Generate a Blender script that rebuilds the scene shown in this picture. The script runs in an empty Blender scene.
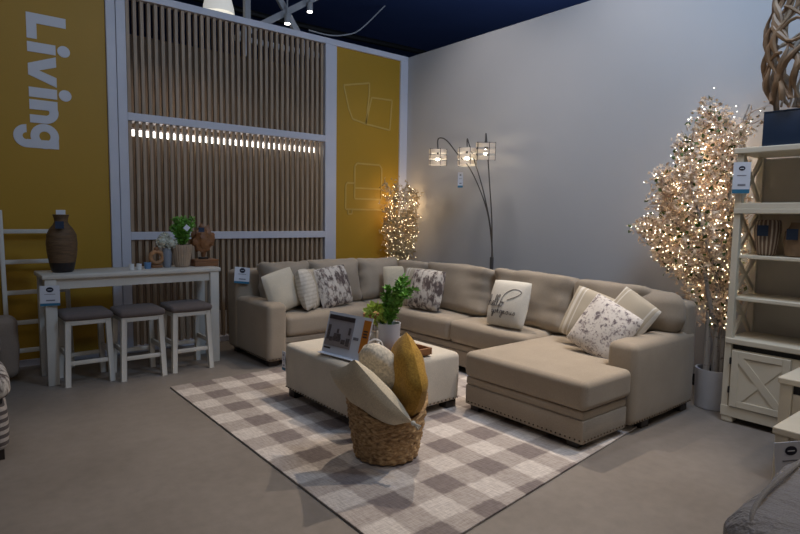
import bpy, bmesh, math, random
from mathutils import Vector, Matrix, Euler, noise
R = math.radians
PI = math.pi
scene = bpy.context.scene
COL = scene.collection
rng = random.Random(7)

# ------------------------------------------------------------------ materials
def new_mat(name):
    m = bpy.data.materials.new(name); m.use_nodes = True
    nt = m.node_tree
    b = nt.nodes['Principled BSDF']
    return m, nt, b

def coords(nt, kind='Object', scale=(1, 1, 1)):
    tc = nt.nodes.new('ShaderNodeTexCoord'); mp = nt.nodes.new('ShaderNodeMapping')
    mp.inputs['Scale'].default_value = scale
    nt.links.new(tc.outputs[kind], mp.inputs['Vector'])
    return mp.outputs['Vector']

def noise_node(nt, vec, scale, detail=4, rough=.55):
    n = nt.nodes.new('ShaderNodeTexNoise')
    n.inputs['Scale'].default_value = scale; n.inputs['Detail'].default_value = detail
    n.inputs['Roughness'].default_value = rough
    nt.links.new(vec, n.inputs['Vector'])
    return n.outputs['Fac']

def ramp(nt, fac, stops):
    r = nt.nodes.new('ShaderNodeValToRGB')
    e = r.color_ramp.elements
    while len(e) < len(stops): e.new(.5)
    for k, (p, c) in enumerate(stops):
        e[k].position = p; e[k].color = (*c, 1)
    nt.links.new(fac, r.inputs['Fac'])
    return r.outputs['Color']

def mixc(nt, fac, a, b, blend='MIX'):
    n = nt.nodes.new('ShaderNodeMix'); n.data_type = 'RGBA'; n.blend_type = blend
    for k, v in ((0, fac), (6, a), (7, b)):
        if isinstance(v, (int, float)): n.inputs[k].default_value = v
        elif isinstance(v, tuple): n.inputs[k].default_value = (*v, 1)
        else: nt.links.new(v, n.inputs[k])
    return n.outputs[2]

def math_node(nt, op, a, b=None):
    n = nt.nodes.new('ShaderNodeMath'); n.operation = op
    for k, v in ((0, a), (1, b)):
        if v is None: continue
        if isinstance(v, (int, float)): n.inputs[k].default_value = v
        else: nt.links.new(v, n.inputs[k])
    return n.outputs[0]

def bump(nt, b, h, strength=.3, dist=.01):
    n = nt.nodes.new('ShaderNodeBump')
    n.inputs['Strength'].default_value = strength; n.inputs['Distance'].default_value = dist
    nt.links.new(h, n.inputs['Height']); nt.links.new(n.outputs['Normal'], b.inputs['Normal'])

def simple(name, c, rough=.6, var=.12, vs=6, bs=None, bstr=.15, metal=0, stretch=(1, 1, 1)):
    m, nt, b = new_mat(name)
    b.inputs['Roughness'].default_value = rough; b.inputs['Metallic'].default_value = metal
    v = coords(nt, 'Object', stretch)
    f = noise_node(nt, v, vs)
    lo = tuple(x * (1 - var) for x in c); hi = tuple(min(1, x * (1 + var)) for x in c)
    nt.links.new(ramp(nt, f, [(.3, lo), (.7, hi)]), b.inputs['Base Color'])
    if bs: bump(nt, b, noise_node(nt, v, bs, 3), bstr, .004)
    return m

def fabric(name, c, weave=260, var=.16, bstr=.35, rough=.95):
    m, nt, b = new_mat(name)
    b.inputs['Roughness'].default_value = rough
    b.inputs['Specular IOR Level'].default_value = .15
    try: b.inputs['Sheen Weight'].default_value = .12
    except Exception: pass
    v = coords(nt)
    big = noise_node(nt, v, 5, 3); fine = noise_node(nt, v, weave, 2)
    lo = tuple(x * (1 - var) for x in c); hi = tuple(min(1, x * (1 + var)) for x in c)
    base = ramp(nt, fine, [(.25, lo), (.75, hi)])
    tint = ramp(nt, big, [(.3, (.9, .9, .9)), (.7, (1, 1, 1))])
    nt.links.new(mixc(nt, 1.0, base, tint, 'MULTIPLY'), b.inputs['Base Color'])
    bump(nt, b, fine, bstr, .003)
    return m

def emit(name, c, s, sample=True):
    m, nt, b = new_mat(name)
    b.inputs['Base Color'].default_value = (*c, 1)
    b.inputs['Emission Color'].default_value = (*c, 1); b.inputs['Emission Strength'].default_value = s
    if not sample:
        try: m.cycles.emission_sampling = 'NONE'
        except Exception: pass
    return m

def patterned(name, ground, ink, scale, thr=(.50, .60), ink2=None, detail=5, stretch=(1, 1, 1)):
    m, nt, b = new_mat(name); b.inputs['Roughness'].default_value = .95
    v = coords(nt, 'Object', stretch)
    f = noise_node(nt, v, scale, detail, .62)
    a = ramp(nt, f, [(0, ground), (thr[0], ground), (thr[1], ink), (1, ink)])
    if ink2:
        g = noise_node(nt, v, scale * 2.3, 3, .6)
        k = ramp(nt, g, [(.56, (0, 0, 0)), (.63, (1, 1, 1))])
        a = mixc(nt, k, a, ink2)
    nt.links.new(a, b.inputs['Base Color'])
    bump(nt, b, noise_node(nt, v, 200, 2), .3, .003)
    return m

def striped(name, a, bcol, freq, axis=0, duty=.5):
    m, nt, b = new_mat(name); b.inputs['Roughness'].default_value = .9
    v = coords(nt)
    s = nt.nodes.new('ShaderNodeSeparateXYZ'); nt.links.new(v, s.inputs[0])
    x = math_node(nt, 'FRACT', math_node(nt, 'MULTIPLY', s.outputs[axis], freq))
    k = math_node(nt, 'LESS_THAN', x, duty)
    c = mixc(nt, k, a, bcol)
    n = ramp(nt, noise_node(nt, v, 40, 3), [(.3, (.82, .82, .82)), (.7, (1, 1, 1))])
    nt.links.new(mixc(nt, 1.0, c, n, 'MULTIPLY'), b.inputs['Base Color'])
    bump(nt, b, noise_node(nt, v, 220, 2), .3, .003)
    return m

M = {}
M['yellow'] = simple('yellow wall paint', (.42, .235, .012), .55, .03, 1.2)
M['line_yellow'] = simple('pale yellow line paint', (.52, .345, .08), .6, .03, 3)
M['white_frame'] = simple('white painted frame', (.60, .60, .66), .5, .04, 2, 90, .05)
M['letter'] = simple('white lettering vinyl', (.62, .63, .68), .5, .02, 2)
M['grey_wall'] = simple('grey wall paint', (.48, .475, .475), .8, .03, .8, 120, .05)
M['black'] = simple('matt black', (.012, .012, .013), .6, .2, 8)
M['navy'] = simple('navy ceiling paint', (.045, .085, .26), .85, .1, .6)
M['navy_card'] = simple('navy card', (.010, .026, .062), .5, .05, 5)
M['far_dark'] = simple('black hall', (.012, .013, .018), .8, .2, 1.0)
M['dark_room'] = simple('dark brown room wall', (.10, .065, .04), .8, .2, 1.0)
M['slat'] = simple('oak slat wood', (.36, .265, .18), .55, .22, 3, 60, .15, stretch=(9, 9, .7))
M['beam_steel'] = simple('painted steel truss', (.5, .5, .52), .5, .1, 4)
M['cream_wood'] = simple('cream painted wood', (.63, .575, .46), .5, .06, 4, 70, .08)
M['back_board'] = simple('greige back board', (.50, .465, .40), .6, .05, 4)
M['white_wood'] = simple('white painted wood', (.62, .59, .53), .5, .07, 4, 70, .08)
M['seat_grey'] = fabric('grey brown seat fabric', (.16, .13, .12))
M['sofa'] = fabric('taupe sofa linen', (.365, .303, .233))
M['ottoman'] = fabric('oatmeal ottoman linen', (.60, .54, .45))
M['cream_fabric'] = fabric('cream pillow fabric', (.62, .56, .45))
M['cream_knit'] = fabric('cream knit fabric', (.62, .54, .40), 120)
M['white_fabric'] = fabric('white pillow fabric', (.66, .62, .54))
M['mustard'] = fabric('mustard velvet', (.40, .225, .04), 90, .3, .6)
M['fur'] = fabric('cream fur', (.62, .55, .44), 60, .35, 1.0)
M['slip'] = fabric('brown beige slipcover', (.30, .235, .185))
M['grey_up'] = fabric('grey upholstery', (.42, .375, .345))
def rumple(m):      # soft creases in loose upholstery
    nt = m.node_tree; b = nt.nodes['Principled BSDF']
    f = noise_node(nt, coords(nt, 'Object', (2.2, 1, 1)), 7, 4, .6); g = noise_node(nt, coords(nt), 220, 2)
    bump(nt, b, math_node(nt, 'ADD', f, math_node(nt, 'MULTIPLY', g, .05)), .8, .05)
rumple(M['grey_up'])
M['piping'] = fabric('taupe piping', (.34, .30, .26))
M['floral'] = patterned('floral pillow print', (.64, .59, .54), (.15, .12, .13), 24, (.53, .62), (.36, .30, .28))
M['bark'] = patterned('charcoal blotch print', (.60, .55, .49), (.10, .075, .07), 16, (.46, .56), (.30, .24, .21), 6, (1, 1, .55))
def edge_stripe():
    m, nt, b = new_mat('tan with cream edge stripes'); b.inputs['Roughness'].default_value = .95
    v = coords(nt); s = nt.nodes.new('ShaderNodeSeparateXYZ'); nt.links.new(v, s.inputs[0])
    ax = math_node(nt, 'ABSOLUTE', s.outputs[0])
    k1 = math_node(nt, 'LESS_THAN', math_node(nt, 'ABSOLUTE', math_node(nt, 'SUBTRACT', ax, .155)), .012)
    k2 = math_node(nt, 'LESS_THAN', math_node(nt, 'ABSOLUTE', math_node(nt, 'SUBTRACT', ax, .115)), .005)
    c = mixc(nt, math_node(nt, 'MAXIMUM', k1, k2), (.47, .405, .31), (.66, .61, .53))
    nt.links.new(c, b.inputs['Base Color']); bump(nt, b, noise_node(nt, v, 220, 2), .3, .003)
    return m
M['stripe'] = edge_stripe()
M['velvet_stripe'] = striped('ivory ribbed velvet', (.64, .60, .53), (.56, .515, .44), 26, 2, .4)
M['pouf'] = striped('chevron pouf fabric', (.40, .36, .33), (.09, .075, .075), 22, 2, .5)
M['dark_leg'] = simple('black brown wood', (.02, .014, .011), .4, .2, 8)
M['nail'] = simple('bronze nail heads', (.10, .075, .05), .35, .1, 8, metal=.8)
M['wood'] = simple('brown wood', (.24, .105, .04), .5, .3, 4, 60, .2, stretch=(1, 6, 6))
M['wood_light'] = simple('light brown wood', (.42, .21, .09), .5, .25, 4, 60, .2, stretch=(1, 6, 6))
M['driftwood'] = simple('driftwood', (.26, .17, .10), .6, .35, 9, 40, .4)
M['clay'] = simple('woven brown clay', (.13, .075, .035), .7, .3, 12, 60, .4, stretch=(1, 1, 6))
M['dark_clay'] = simple('dark brown glaze', (.018, .012, .011), .4, .2, 8)
M['grey_pot'] = simple('blue grey ceramic', (.26, .28, .32), .45, .1, 6)
M['white_pot'] = simple('white ceramic', (.50, .51, .55), .45, .06, 5)
M['ribbed'] = simple('ribbed pale brown ceramic', (.40, .29, .20), .6, .15, 9)
M['blue_pot'] = simple('light blue ceramic', (.14, .27, .48), .4, .1, 5)
M['white'] = simple('white ceramic glaze', (.75, .75, .74), .35, .03, 5)
M['lantern_wire'] = simple('lantern wire', (.25, .22, .19), .4, .1, 8, metal=.6)
M['rope'] = simple('white cotton rope', (.70, .66, .60), .9, .1, 40, 120, .4)
M['lamp_metal'] = simple('bronze lamp metal', (.10, .09, .085), .4, .1, 6, metal=.5)
M['card'] = simple('white card', (.66, .68, .74), .5, .02, 5)
M['card_blue'] = simple('teal blue card', (.03, .16, .27), .5, .05, 5)
M['card_dark'] = simple('dark blue print', (.012, .013, .03), .5, .05, 5)
M['card_orange'] = simple('orange print', (.55, .19, .02), .5, .05, 8)
M['card_grey'] = simple('grey print', (.20, .20, .23), .5, .2, 30)
M['card_brown'] = simple('dark brown print', (.045, .032, .034), .5, .4, 30)
M['photo_dark'] = simple('dark taupe print', (.10, .08, .08), .5, .5, 60)
M['photo_wall'] = simple('pale grey print', (.33, .31, .33), .5, .1, 10)
M['photo_floor'] = simple('taupe print', (.26, .22, .21), .5, .1, 10)
M['leaf'] = simple('green leaf', (.16, .38, .055), .5, .4, 15)
M['leaf_lime'] = simple('lime leaf', (.46, .58, .12), .5, .3, 15)
M['leaf_dark'] = simple('dark olive leaf', (.09, .14, .03), .6, .3, 15)
M['hydrangea'] = simple('off white petals', (.62, .62, .52), .8, .1, 20)
M['blossom'] = simple('pale pink blossom', (.86, .69, .53), .8, .2, 9)
M['pale_twig'] = simple('pale pink twig', (.62, .46, .36), .8, .2, 9)
M['pampas'] = simple('dried cream twig', (.46, .36, .22), .8, .25, 9)
M['birch'] = patterned('birch bark', (.40, .38, .36), (.12, .10, .09), 22, (.60, .68), None, 4, (1, 1, 3))
M['fairy'] = emit('warm fairy light', (1.0, .82, .55), 16, False)
M['fairy_cool'] = emit('white fairy light', (1.0, .93, .80), 14, False)
M['bulb'] = emit('warm bulb', (1.0, .86, .64), 34)
M['led'] = emit('neutral led', (1.0, .93, .84), 5)
M['track_lens'] = emit('track lens', (1.0, .95, .9), 9, False)

def shade_mat():
    m, nt, b = new_mat('white lamp shade fabric')
    b.inputs['Base Color'].default_value = (.85, .82, .78, 1); b.inputs['Roughness'].default_value = .9
    tr = nt.nodes.new('ShaderNodeBsdfTranslucent'); tr.inputs['Color'].default_value = (.92, .84, .74, 1)
    mx = nt.nodes.new('ShaderNodeMixShader'); mx.inputs[0].default_value = .55
    nt.links.new(b.outputs[0], mx.inputs[1]); nt.links.new(tr.outputs[0], mx.inputs[2])
    nt.links.new(mx.outputs[0], nt.nodes['Material Output'].inputs['Surface'])
    return m
M['shade'] = shade_mat()
M['dome'] = emit('white glowing dome', (.95, .93, .86), .42)

def floor_mat():
    m, nt, b = new_mat('grey brown concrete floor')
    v = coords(nt)
    a = noise_node(nt, v, 1.3, 6, .6); c = noise_node(nt, v, 14, 5, .6)
    base = ramp(nt, a, [(.3, (.205, .178, .155)), (.7, (.25, .219, .193))])
    sp = ramp(nt, c, [(.3, (.86, .86, .86)), (.7, (1, 1, 1))])
    nt.links.new(mixc(nt, 1.0, base, sp, 'MULTIPLY'), b.inputs['Base Color'])
    nt.links.new(ramp(nt, a, [(.3, (.42, .42, .42)), (.7, (.6, .6, .6))]), b.inputs['Roughness'])
    b.inputs['Specular IOR Level'].default_value = .35
    bump(nt, b, c, .06, .004)
    return m
M['floor'] = floor_mat()

def rug_mat():
    m, nt, b = new_mat('buffalo plaid rug'); b.inputs['Roughness'].default_value = 1
    b.inputs['Specular IOR Level'].default_value = .05
    v = coords(nt)
    wob = noise_node(nt, v, 30, 2)
    s = nt.nodes.new('ShaderNodeSeparateXYZ'); nt.links.new(v, s.inputs[0])
    def band(out, off, per):
        w = math_node(nt, 'MULTIPLY', math_node(nt, 'SUBTRACT', wob, .5), .03)
        x = math_node(nt, 'ADD', math_node(nt, 'SUBTRACT', out, off), w)
        fr = math_node(nt, 'FRACT', math_node(nt, 'DIVIDE', x, per))
        mr = nt.nodes.new('ShaderNodeMapRange'); mr.interpolation_type = 'SMOOTHSTEP'
        nt.links.new(math_node(nt, 'ABSOLUTE', math_node(nt, 'SUBTRACT', fr, .25)), mr.inputs[0])
        # distance from the middle of the dark band, wrapping around the repeat
        d = math_node(nt, 'ABSOLUTE', math_node(nt, 'SUBTRACT', math_node(nt, 'FRACT', math_node(nt, 'ADD', fr, .25)), .5))
        nt.links.new(d, mr.inputs[0])
        mr.inputs[1].default_value = .22; mr.inputs[2].default_value = .28; mr.inputs[3].default_value = 1; mr.inputs[4].default_value = 0
        return mr.outputs[0]
    bx = band(s.outputs[0], -3.445 - .089 - .356 * 4, .356)
    by = band(s.outputs[1], -1.88 - .092 - .368 * 12, .368)
    sm = math_node(nt, 'MULTIPLY', math_node(nt, 'ADD', bx, by), .5)
    col = ramp(nt, sm, [(0, (.70, .64, .585)), (.5, (.49, .435, .395)), (1, (.265, .225, .212))])
    # woven streaks along and across
    st = noise_node(nt, coords(nt, 'Object', (30, 4, 1)), 3, 5, .7)
    st2 = noise_node(nt, coords(nt, 'Object', (4, 40, 1)), 3, 5, .7)
    k = math_node(nt, 'MULTIPLY', math_node(nt, 'ADD', st, st2), .5)
    tone = ramp(nt, k, [(.38, (.64, .62, .62)), (.58, (1.0, 1.0, 1.0))])
    nt.links.new(mixc(nt, 1.0, col, tone, 'MULTIPLY'), b.inputs['Base Color'])
    bump(nt, b, noise_node(nt, v, 180, 2), .5, .004)
    return m
M['rug'] = rug_mat()

def wicker_mat():
    m, nt, b = new_mat('woven seagrass'); b.inputs['Roughness'].default_value = .8
    v = coords(nt)
    f = noise_node(nt, coords(nt, 'Object', (1, 1, 2.2)), 34, 4)
    nt.links.new(ramp(nt, f, [(.3, (.17, .09, .035)), (.52, (.42, .26, .12)), (.72, (.60, .42, .22))]), b.inputs['Base Color'])
    bump(nt, b, f, .7, .01)
    return m
M['wicker'] = wicker_mat()

# ------------------------------------------------------------------ mesh helpers
class MB:
    def __init__(s): s.bm = bmesh.new()
    def box(s, x0, x1, y0, y1, z0, z1, bev=0, seg=2, rot=None):
        r = bmesh.ops.create_cube(s.bm, size=1)
        vs = r['verts']
        c = Vector(((x0 + x1) / 2, (y0 + y1) / 2, (z0 + z1) / 2))
        for v in vs: v.co = Vector((v.co.x * (x1 - x0), v.co.y * (y1 - y0), v.co.z * (z1 - z0)))
        if rot is not None:
            for v in vs: v.co = rot @ v.co
        for v in vs: v.co += c
        if bev:
            es = list({e for v in vs for e in v.link_edges})
            bmesh.ops.bevel(s.bm, geom=es, offset=bev, segments=seg, affect='EDGES', profile=.5)
        return s
    def bar(s, p0, p1, w, d, bev=0, up=(0, 0, 1)):
        p0, p1 = Vector(p0), Vector(p1); a = (p1 - p0); L = a.length; a.normalize()
        u = Vector(up)
        if abs(a.dot(u)) > .95: u = Vector((0, 1, 0))
        x = u.cross(a).normalized(); y = a.cross(x)
        m = Matrix((x, y, a)).transposed()
        c = (p0 + p1) / 2
        r = bmesh.ops.create_cube(s.bm, size=1); vs = r['verts']
        for v in vs: v.co = c + m @ Vector((v.co.x * w, v.co.y * d, v.co.z * L))
        if bev:
            es = list({e for v in vs for e in v.link_edges})
            bmesh.ops.bevel(s.bm, geom=es, offset=bev, segments=2, affect='EDGES', profile=.5)
        return s
    def tube(s, pts, rad, seg=8):
        pts = [Vector(p) for p in pts]; n = len(pts)
        rr = rad if isinstance(rad, (list, tuple)) else [rad] * n
        rings = []; px = None
        for i, p in enumerate(pts):
            t = (pts[min(i + 1, n - 1)] - pts[max(i - 1, 0)])
            if t.length < 1e-9: t = Vector((0, 0, 1))
            t.normalize()
            if px is None:
                u = Vector((0, 0, 1)) if abs(t.z) < .9 else Vector((1, 0, 0))
                px = u.cross(t).normalized()
            else:
                px = px - t * px.dot(t)
                px = px.normalized() if px.length > 1e-6 else t.orthogonal().normalized()
            py = t.cross(px)
            rings.append([s.bm.verts.new(p + (px * math.cos(k * 2 * PI / seg) + py * math.sin(k * 2 * PI / seg)) * rr[i]) for k in range(seg)])
        for a, b in zip(rings, rings[1:]):
            for k in range(seg):
                s.bm.faces.new((a[k], a[(k + 1) % seg], b[(k + 1) % seg], b[k]))
        s.bm.faces.new(rings[0][::-1]); s.bm.faces.new(rings[-1])
        return s
    def lathe(s, prof, c=(0, 0, 0), seg=28, wob=None, cap=True):
        c = Vector(c); rings = []
        for (r, z) in prof:
            ring = []
            for k in range(seg):
                a = 2 * PI * k / seg
                q = r * (wob(a, z) if wob else 1)
                ring.append(s.bm.verts.new(c + Vector((q * math.cos(a), q * math.sin(a), z))))
            rings.append(ring)
        for a, b in zip(rings, rings[1:]):
            for k in range(seg):
                s.bm.faces.new((a[k], a[(k + 1) % seg], b[(k + 1) % seg], b[k]))
        if cap:
            s.bm.faces.new(rings[0][::-1]); s.bm.faces.new(rings[-1])
        return s
    def ball(s, c, r, sub=1, sc=(1, 1, 1)):
        q = bmesh.ops.create_icosphere(s.bm, subdivisions=sub, radius=r)
        for v in q['verts']: v.co = Vector((v.co.x * sc[0], v.co.y * sc[1], v.co.z * sc[2])) + Vector(c)
        return s
    def cush(s, x0, x1, y0, y1, z0, z1, r=.05, bulge=(0, 0, 0), wr=0, n=12, tilt=None, seed=0, ear=0):
        """soft upholstered block: rounded box whose faces bulge and wrinkle"""
        a, b, c = (x1 - x0) / 2, (y1 - y0) / 2, (z1 - z0) / 2
        cen = Vector(((x0 + x1) / 2, (y0 + y1) / 2, (z0 + z1) / 2))
        def samples(h):
            rr = min(r, h * .98); o = []
            for k in range(4): o.append(-h + rr * k / 4)
            for k in range(n + 1): o.append(-(h - rr) + 2 * (h - rr) * k / n)
            for k in range(1, 5): o.append(h - rr + rr * k / 4)
            return o
        S = [samples(a), samples(b), samples(c)]; H = (a, b, c)
        vd = {}
        def vert(i, j, k):
            key = (i, j, k)
            if key in vd: return vd[key]
            p = Vector((S[0][i], S[1][j], S[2][k]))
            q = Vector([max(-(h - min(r, h * .98)), min(h - min(r, h * .98), t)) for h, t in zip(H, p)])
            d = p - q
            if d.length > 1e-9: p = q + d.normalized() * min(r, min(H) * .98)
            u = [t / h for t, h in zip(p, H)]
            f = [max(0, 1 - t * t) for t in u]
            p.x += bulge[0] * (1 if u[0] > 0 else -1) * abs(u[0]) * f[1] ** .7 * f[2] ** .7
            p.y += bulge[1] * (1 if u[1] > 0 else -1) * abs(u[1]) * f[0] ** .7 * f[2] ** .7
            p.z += bulge[2] * (1 if u[2] > 0 else -1) * abs(u[2]) * f[0] ** .7 * f[1] ** .7
            if ear:   # corners pulled out and the seams between them drawn in
                p.x += ear * u[0] * (abs(u[2]) ** 3 - .35); p.z += ear * u[2] * (abs(u[0]) ** 3 - .35) * (1 if u[2] > 0 else .2)
                p.y += ear * u[1] * (abs(u[2]) ** 3 - .35) * (1 if b > a else 0)
            if wr:
                w = noise.noise(Vector((p.x * 7 + seed * 3.1, p.y * 7 + seed * 1.7, p.z * 5)))
                w2 = noise.noise(Vector((p.x * 3 + seed, p.y * 3, p.z * 14)))
                nn = Vector([t ** 3 for t in u]); nn = nn.normalized() if nn.length > 1e-6 else nn
                e = max(abs(u[0]) if a > b else abs(u[1]), .2)
                p += nn * (w * wr + w2 * wr * e ** 2)
            if tilt is not None:
                piv = Vector((0, 0, -c)); p = tilt @ (p - piv) + piv
            vd[key] = s.bm.verts.new(p + cen)
            return vd[key]
        N = [len(t) - 1 for t in S]
        def quad(p, q, t, w): s.bm.faces.new((vert(*p), vert(*q), vert(*t), vert(*w)))
        for i in range(N[0]):
            for j in range(N[1]):
                quad((i, j + 1, 0), (i + 1, j + 1, 0), (i + 1, j, 0), (i, j, 0))
                quad((i, j, N[2]), (i + 1, j, N[2]), (i + 1, j + 1, N[2]), (i, j + 1, N[2]))
            for k in range(N[2]):
                quad((i, 0, k), (i + 1, 0, k), (i + 1, 0, k + 1), (i, 0, k + 1))
                quad((i, N[1], k + 1), (i + 1, N[1], k + 1), (i + 1, N[1], k), (i, N[1], k))
        for j in range(N[1]):
            for k in range(N[2]):
                quad((0, j, k + 1), (0, j + 1, k + 1), (0, j + 1, k), (0, j, k))
                quad((N[0], j, k), (N[0], j + 1, k), (N[0], j + 1, k + 1), (N[0], j, k + 1))
        return s
    def prism(s, pts, z0, z1, bev=0, seg=3, crown=0):
        vs = [s.bm.verts.new((x, y, z0)) for x, y in pts]
        f = s.bm.faces.new(vs)
        r = bmesh.ops.extrude_face_region(s.bm, geom=[f])
        nv = [g for g in r['geom'] if isinstance(g, bmesh.types.BMVert)]
        for v in nv: v.co.z = z1
        bmesh.ops.recalc_face_normals(s.bm, faces=s.bm.faces[:])
        if bev:
            allv = vs + nv
            es = list({e for v in allv for e in v.link_edges})
            bmesh.ops.bevel(s.bm, geom=es, offset=bev, segments=seg, affect='EDGES', profile=.5)
        return s
    def quad(s, a, b, c, d): s.bm.faces.new([s.bm.verts.new(p) for p in (a, b, c, d)]); return s
    def tri(s, a, b, c): s.bm.faces.new([s.bm.verts.new(p) for p in (a, b, c)]); return s
    def xf(s, m):
        for v in s.bm.verts: v.co = m @ v.co
        return s
    def build(s, name, mat, parent=None, world=False, smooth=True, loc=None):
        off = Vector((0, 0, 0))
        if world and parent is not None:
            p = parent; off = Vector(p.location)
            while p.parent: p = p.parent; off += Vector(p.location)
        if loc is not None: off = Vector(loc)
        if off.length:
            for v in s.bm.verts: v.co -= off
        bmesh.ops.recalc_face_normals(s.bm, faces=s.bm.faces[:])
        me = bpy.data.meshes.new(name); s.bm.to_mesh(me); s.bm.free()
        if smooth:
            for p in me.polygons: p.use_smooth = True
            try: me.set_sharp_from_angle(angle=R(42))
            except Exception: pass
        me.materials.append(M[mat] if isinstance(mat, str) else mat)
        o = bpy.data.objects.new(name, me); COL.objects.link(o)
        if parent is not None: o.parent = parent
        if loc is not None: o.location = loc
        return o

def tag(o, label, cat, group=None, kind=None):
    o['label'] = label; o['category'] = cat
    if group: o['group'] = group
    if kind: o['kind'] = kind
    return o
def thing(name, label, cat, loc=(0, 0, 0), rz=0, group=None):
    o = bpy.data.objects.new(name, None); COL.objects.link(o)
    o.empty_display_size = .1; o.location = loc; o.rotation_euler = (0, 0, rz)
    return tag(o, label, cat, group)
def struct(name, mb, mat, smooth=False):
    o = mb.build(name, mat, smooth=smooth); o['kind'] = 'structure'; return o
def dup(root, loc, rz=None, label=None):
    r = root.copy(); COL.objects.link(r); r.location = loc
    if rz is not None: r.rotation_euler = (0, 0, rz)
    if label: r['label'] = label
    for ch in list(root.children):
        c = ch.copy(); COL.objects.link(c); c.parent = r
        for g in list(ch.children):
            d = g.copy(); COL.objects.link(d); d.parent = c
    return r
def orient(o, loc, face, lean=0, roll=0, yaw=0):
    """stand a thing up facing an angle, leaning back and rolled in its own plane"""
    m = Matrix.Rotation(face + yaw, 4, 'Z') @ Matrix.Rotation(-lean, 4, 'X') @ Matrix.Rotation(roll, 4, 'Y')
    o.matrix_world = Matrix.Translation(loc) @ m
    o.rotation_euler = m.to_euler(); o.location = loc
def spline(pts, n=8):
    pts = [Vector(p) for p in pts]; out = []
    for i in range(len(pts) - 1):
        p0 = pts[max(i - 1, 0)]; p1 = pts[i]; p2 = pts[i + 1]; p3 = pts[min(i + 2, len(pts) - 1)]
        for k in range(n):
            t = k / n
            out.append(.5 * ((2 * p1) + (p2 - p0) * t + (2 * p0 - 5 * p1 + 4 * p2 - p3) * t * t + (3 * p1 - p0 - 3 * p2 + p3) * t ** 3))
    out.append(pts[-1]); return out

# ------------------------------------------------------------------ camera
def make_camera():
    f, yaw, pit, roll = 574.665342, .886713138, .0893926099, .0157182053
    fw = Vector((math.cos(yaw) * math.cos(pit), math.sin(yaw) * math.cos(pit), -math.sin(pit)))
    r = Vector((math.sin(yaw), -math.cos(yaw), 0)); u = r.cross(fw)
    c, s = math.cos(roll), math.sin(roll)
    rr = r * c + u * s; uu = -r * s + u * c
    cam = bpy.data.cameras.new('camera'); o = bpy.data.objects.new('camera', cam); COL.objects.link(o)
    m = Matrix((rr, uu, -fw)).transposed().to_4x4(); m.translation = (-5.17223884, -6.24589001, 1.45)
    o.matrix_world = m
    cam.sensor_width = 36; cam.lens = f / 800 * 36; cam.clip_start = .02
    scene.camera = o
make_camera()

# ------------------------------------------------------------------ room shell
struct('floor', MB().box(-12, 9, -13, 9, -.1, 0), 'floor')
struct('ceiling', MB().box(-12, 9, -13, 9, 5.3, 5.4), 'navy')
struct('wall_right', MB().box(0, .12, -9, 0, 0, 3.605), 'grey_wall')
struct('baseboard_right', MB().box(-.014, 0, -9, 0, 0, .10), 'black')
struct('wall_left', MB().box(-9, -3.79, .01, .08, 0, 3.54).box(-1.16, -.12, .01, .08, 0, 3.54), 'yellow')
struct('wall_back', MB().box(-9, .2, 2.0, 2.1, 0, 3.75), 'dark_room')
struct('wall_far', MB().box(-12, 9, 8.9, 9, 0, 5.3).box(8.9, 9, -13, 9, 0, 5.3), 'far_dark')
k = 0
for (x0, x1, z0, z1) in ((-9, 0, 3.54, 3.612), (-3.61, -1.32, 2.352, 2.43), (-3.61, -1.32, 1.16, 1.24),
                         (-3.787, -3.703, 0, 3.54), (-3.697, -3.61, 0, 3.54), (-1.32, -1.157, 0, 3.54), (-.127, 0, 0, 3.54),
                         (-3.61, -1.32, 0, .06)):
    k += 1
    struct('trim_%d' % k, MB().box(x0, x1, -.015 if z1 > .1 else -.02, .075, z0, z1, .004), 'white_frame')
struct('baseboard_left', MB().box(-9, -3.79, -.012, .01, 0, .06).box(-1.155, -.13, -.012, .01, 0, .06), 'white_frame')

# slat screens, one per bay
for (z0, z1, lab) in ((2.432, 3.538, 'vertical wood slat screen in the top bay of the white wall frame'),
                      (1.242, 2.35, 'vertical wood slat screen in the middle bay, lit along its top'),
                      (.062, 1.158, 'vertical wood slat screen in the bottom bay behind the counter table and sofa')):
    m = MB()
    for i in range(34):
        x = -3.585 + i * .0676
        m.box(x - .016, x + .016, .012, .058, z0, z1)
    tag(m.build('slat_screen', 'slat', smooth=False, loc=(-2.46, .035, z0)), lab, 'screen', 'wood slat screens')

t = thing('light_strip', 'bright strip light glowing behind the middle slat screen', 'light', (-2.46, .17, 2.25))
MB().box(-3.58, -1.36, .155, .185, 2.285, 2.305).build('housing', 'white_frame', t, True, False)
MB().box(-3.57, -1.37, .15, .19, 2.225, 2.284, .008).build('diffuser', 'led', t, True, False)
for x in (-3.3, -1.7): MB().box(x, x + .02, .16, .18, 2.30, 2.36).build('bracket', 'beam_steel', t, True, False)
MB().box(-3.61, -1.32, .075, .2, 2.352, 2.37).build('shelf_rail', 'white_frame', t, True, False)

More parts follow.
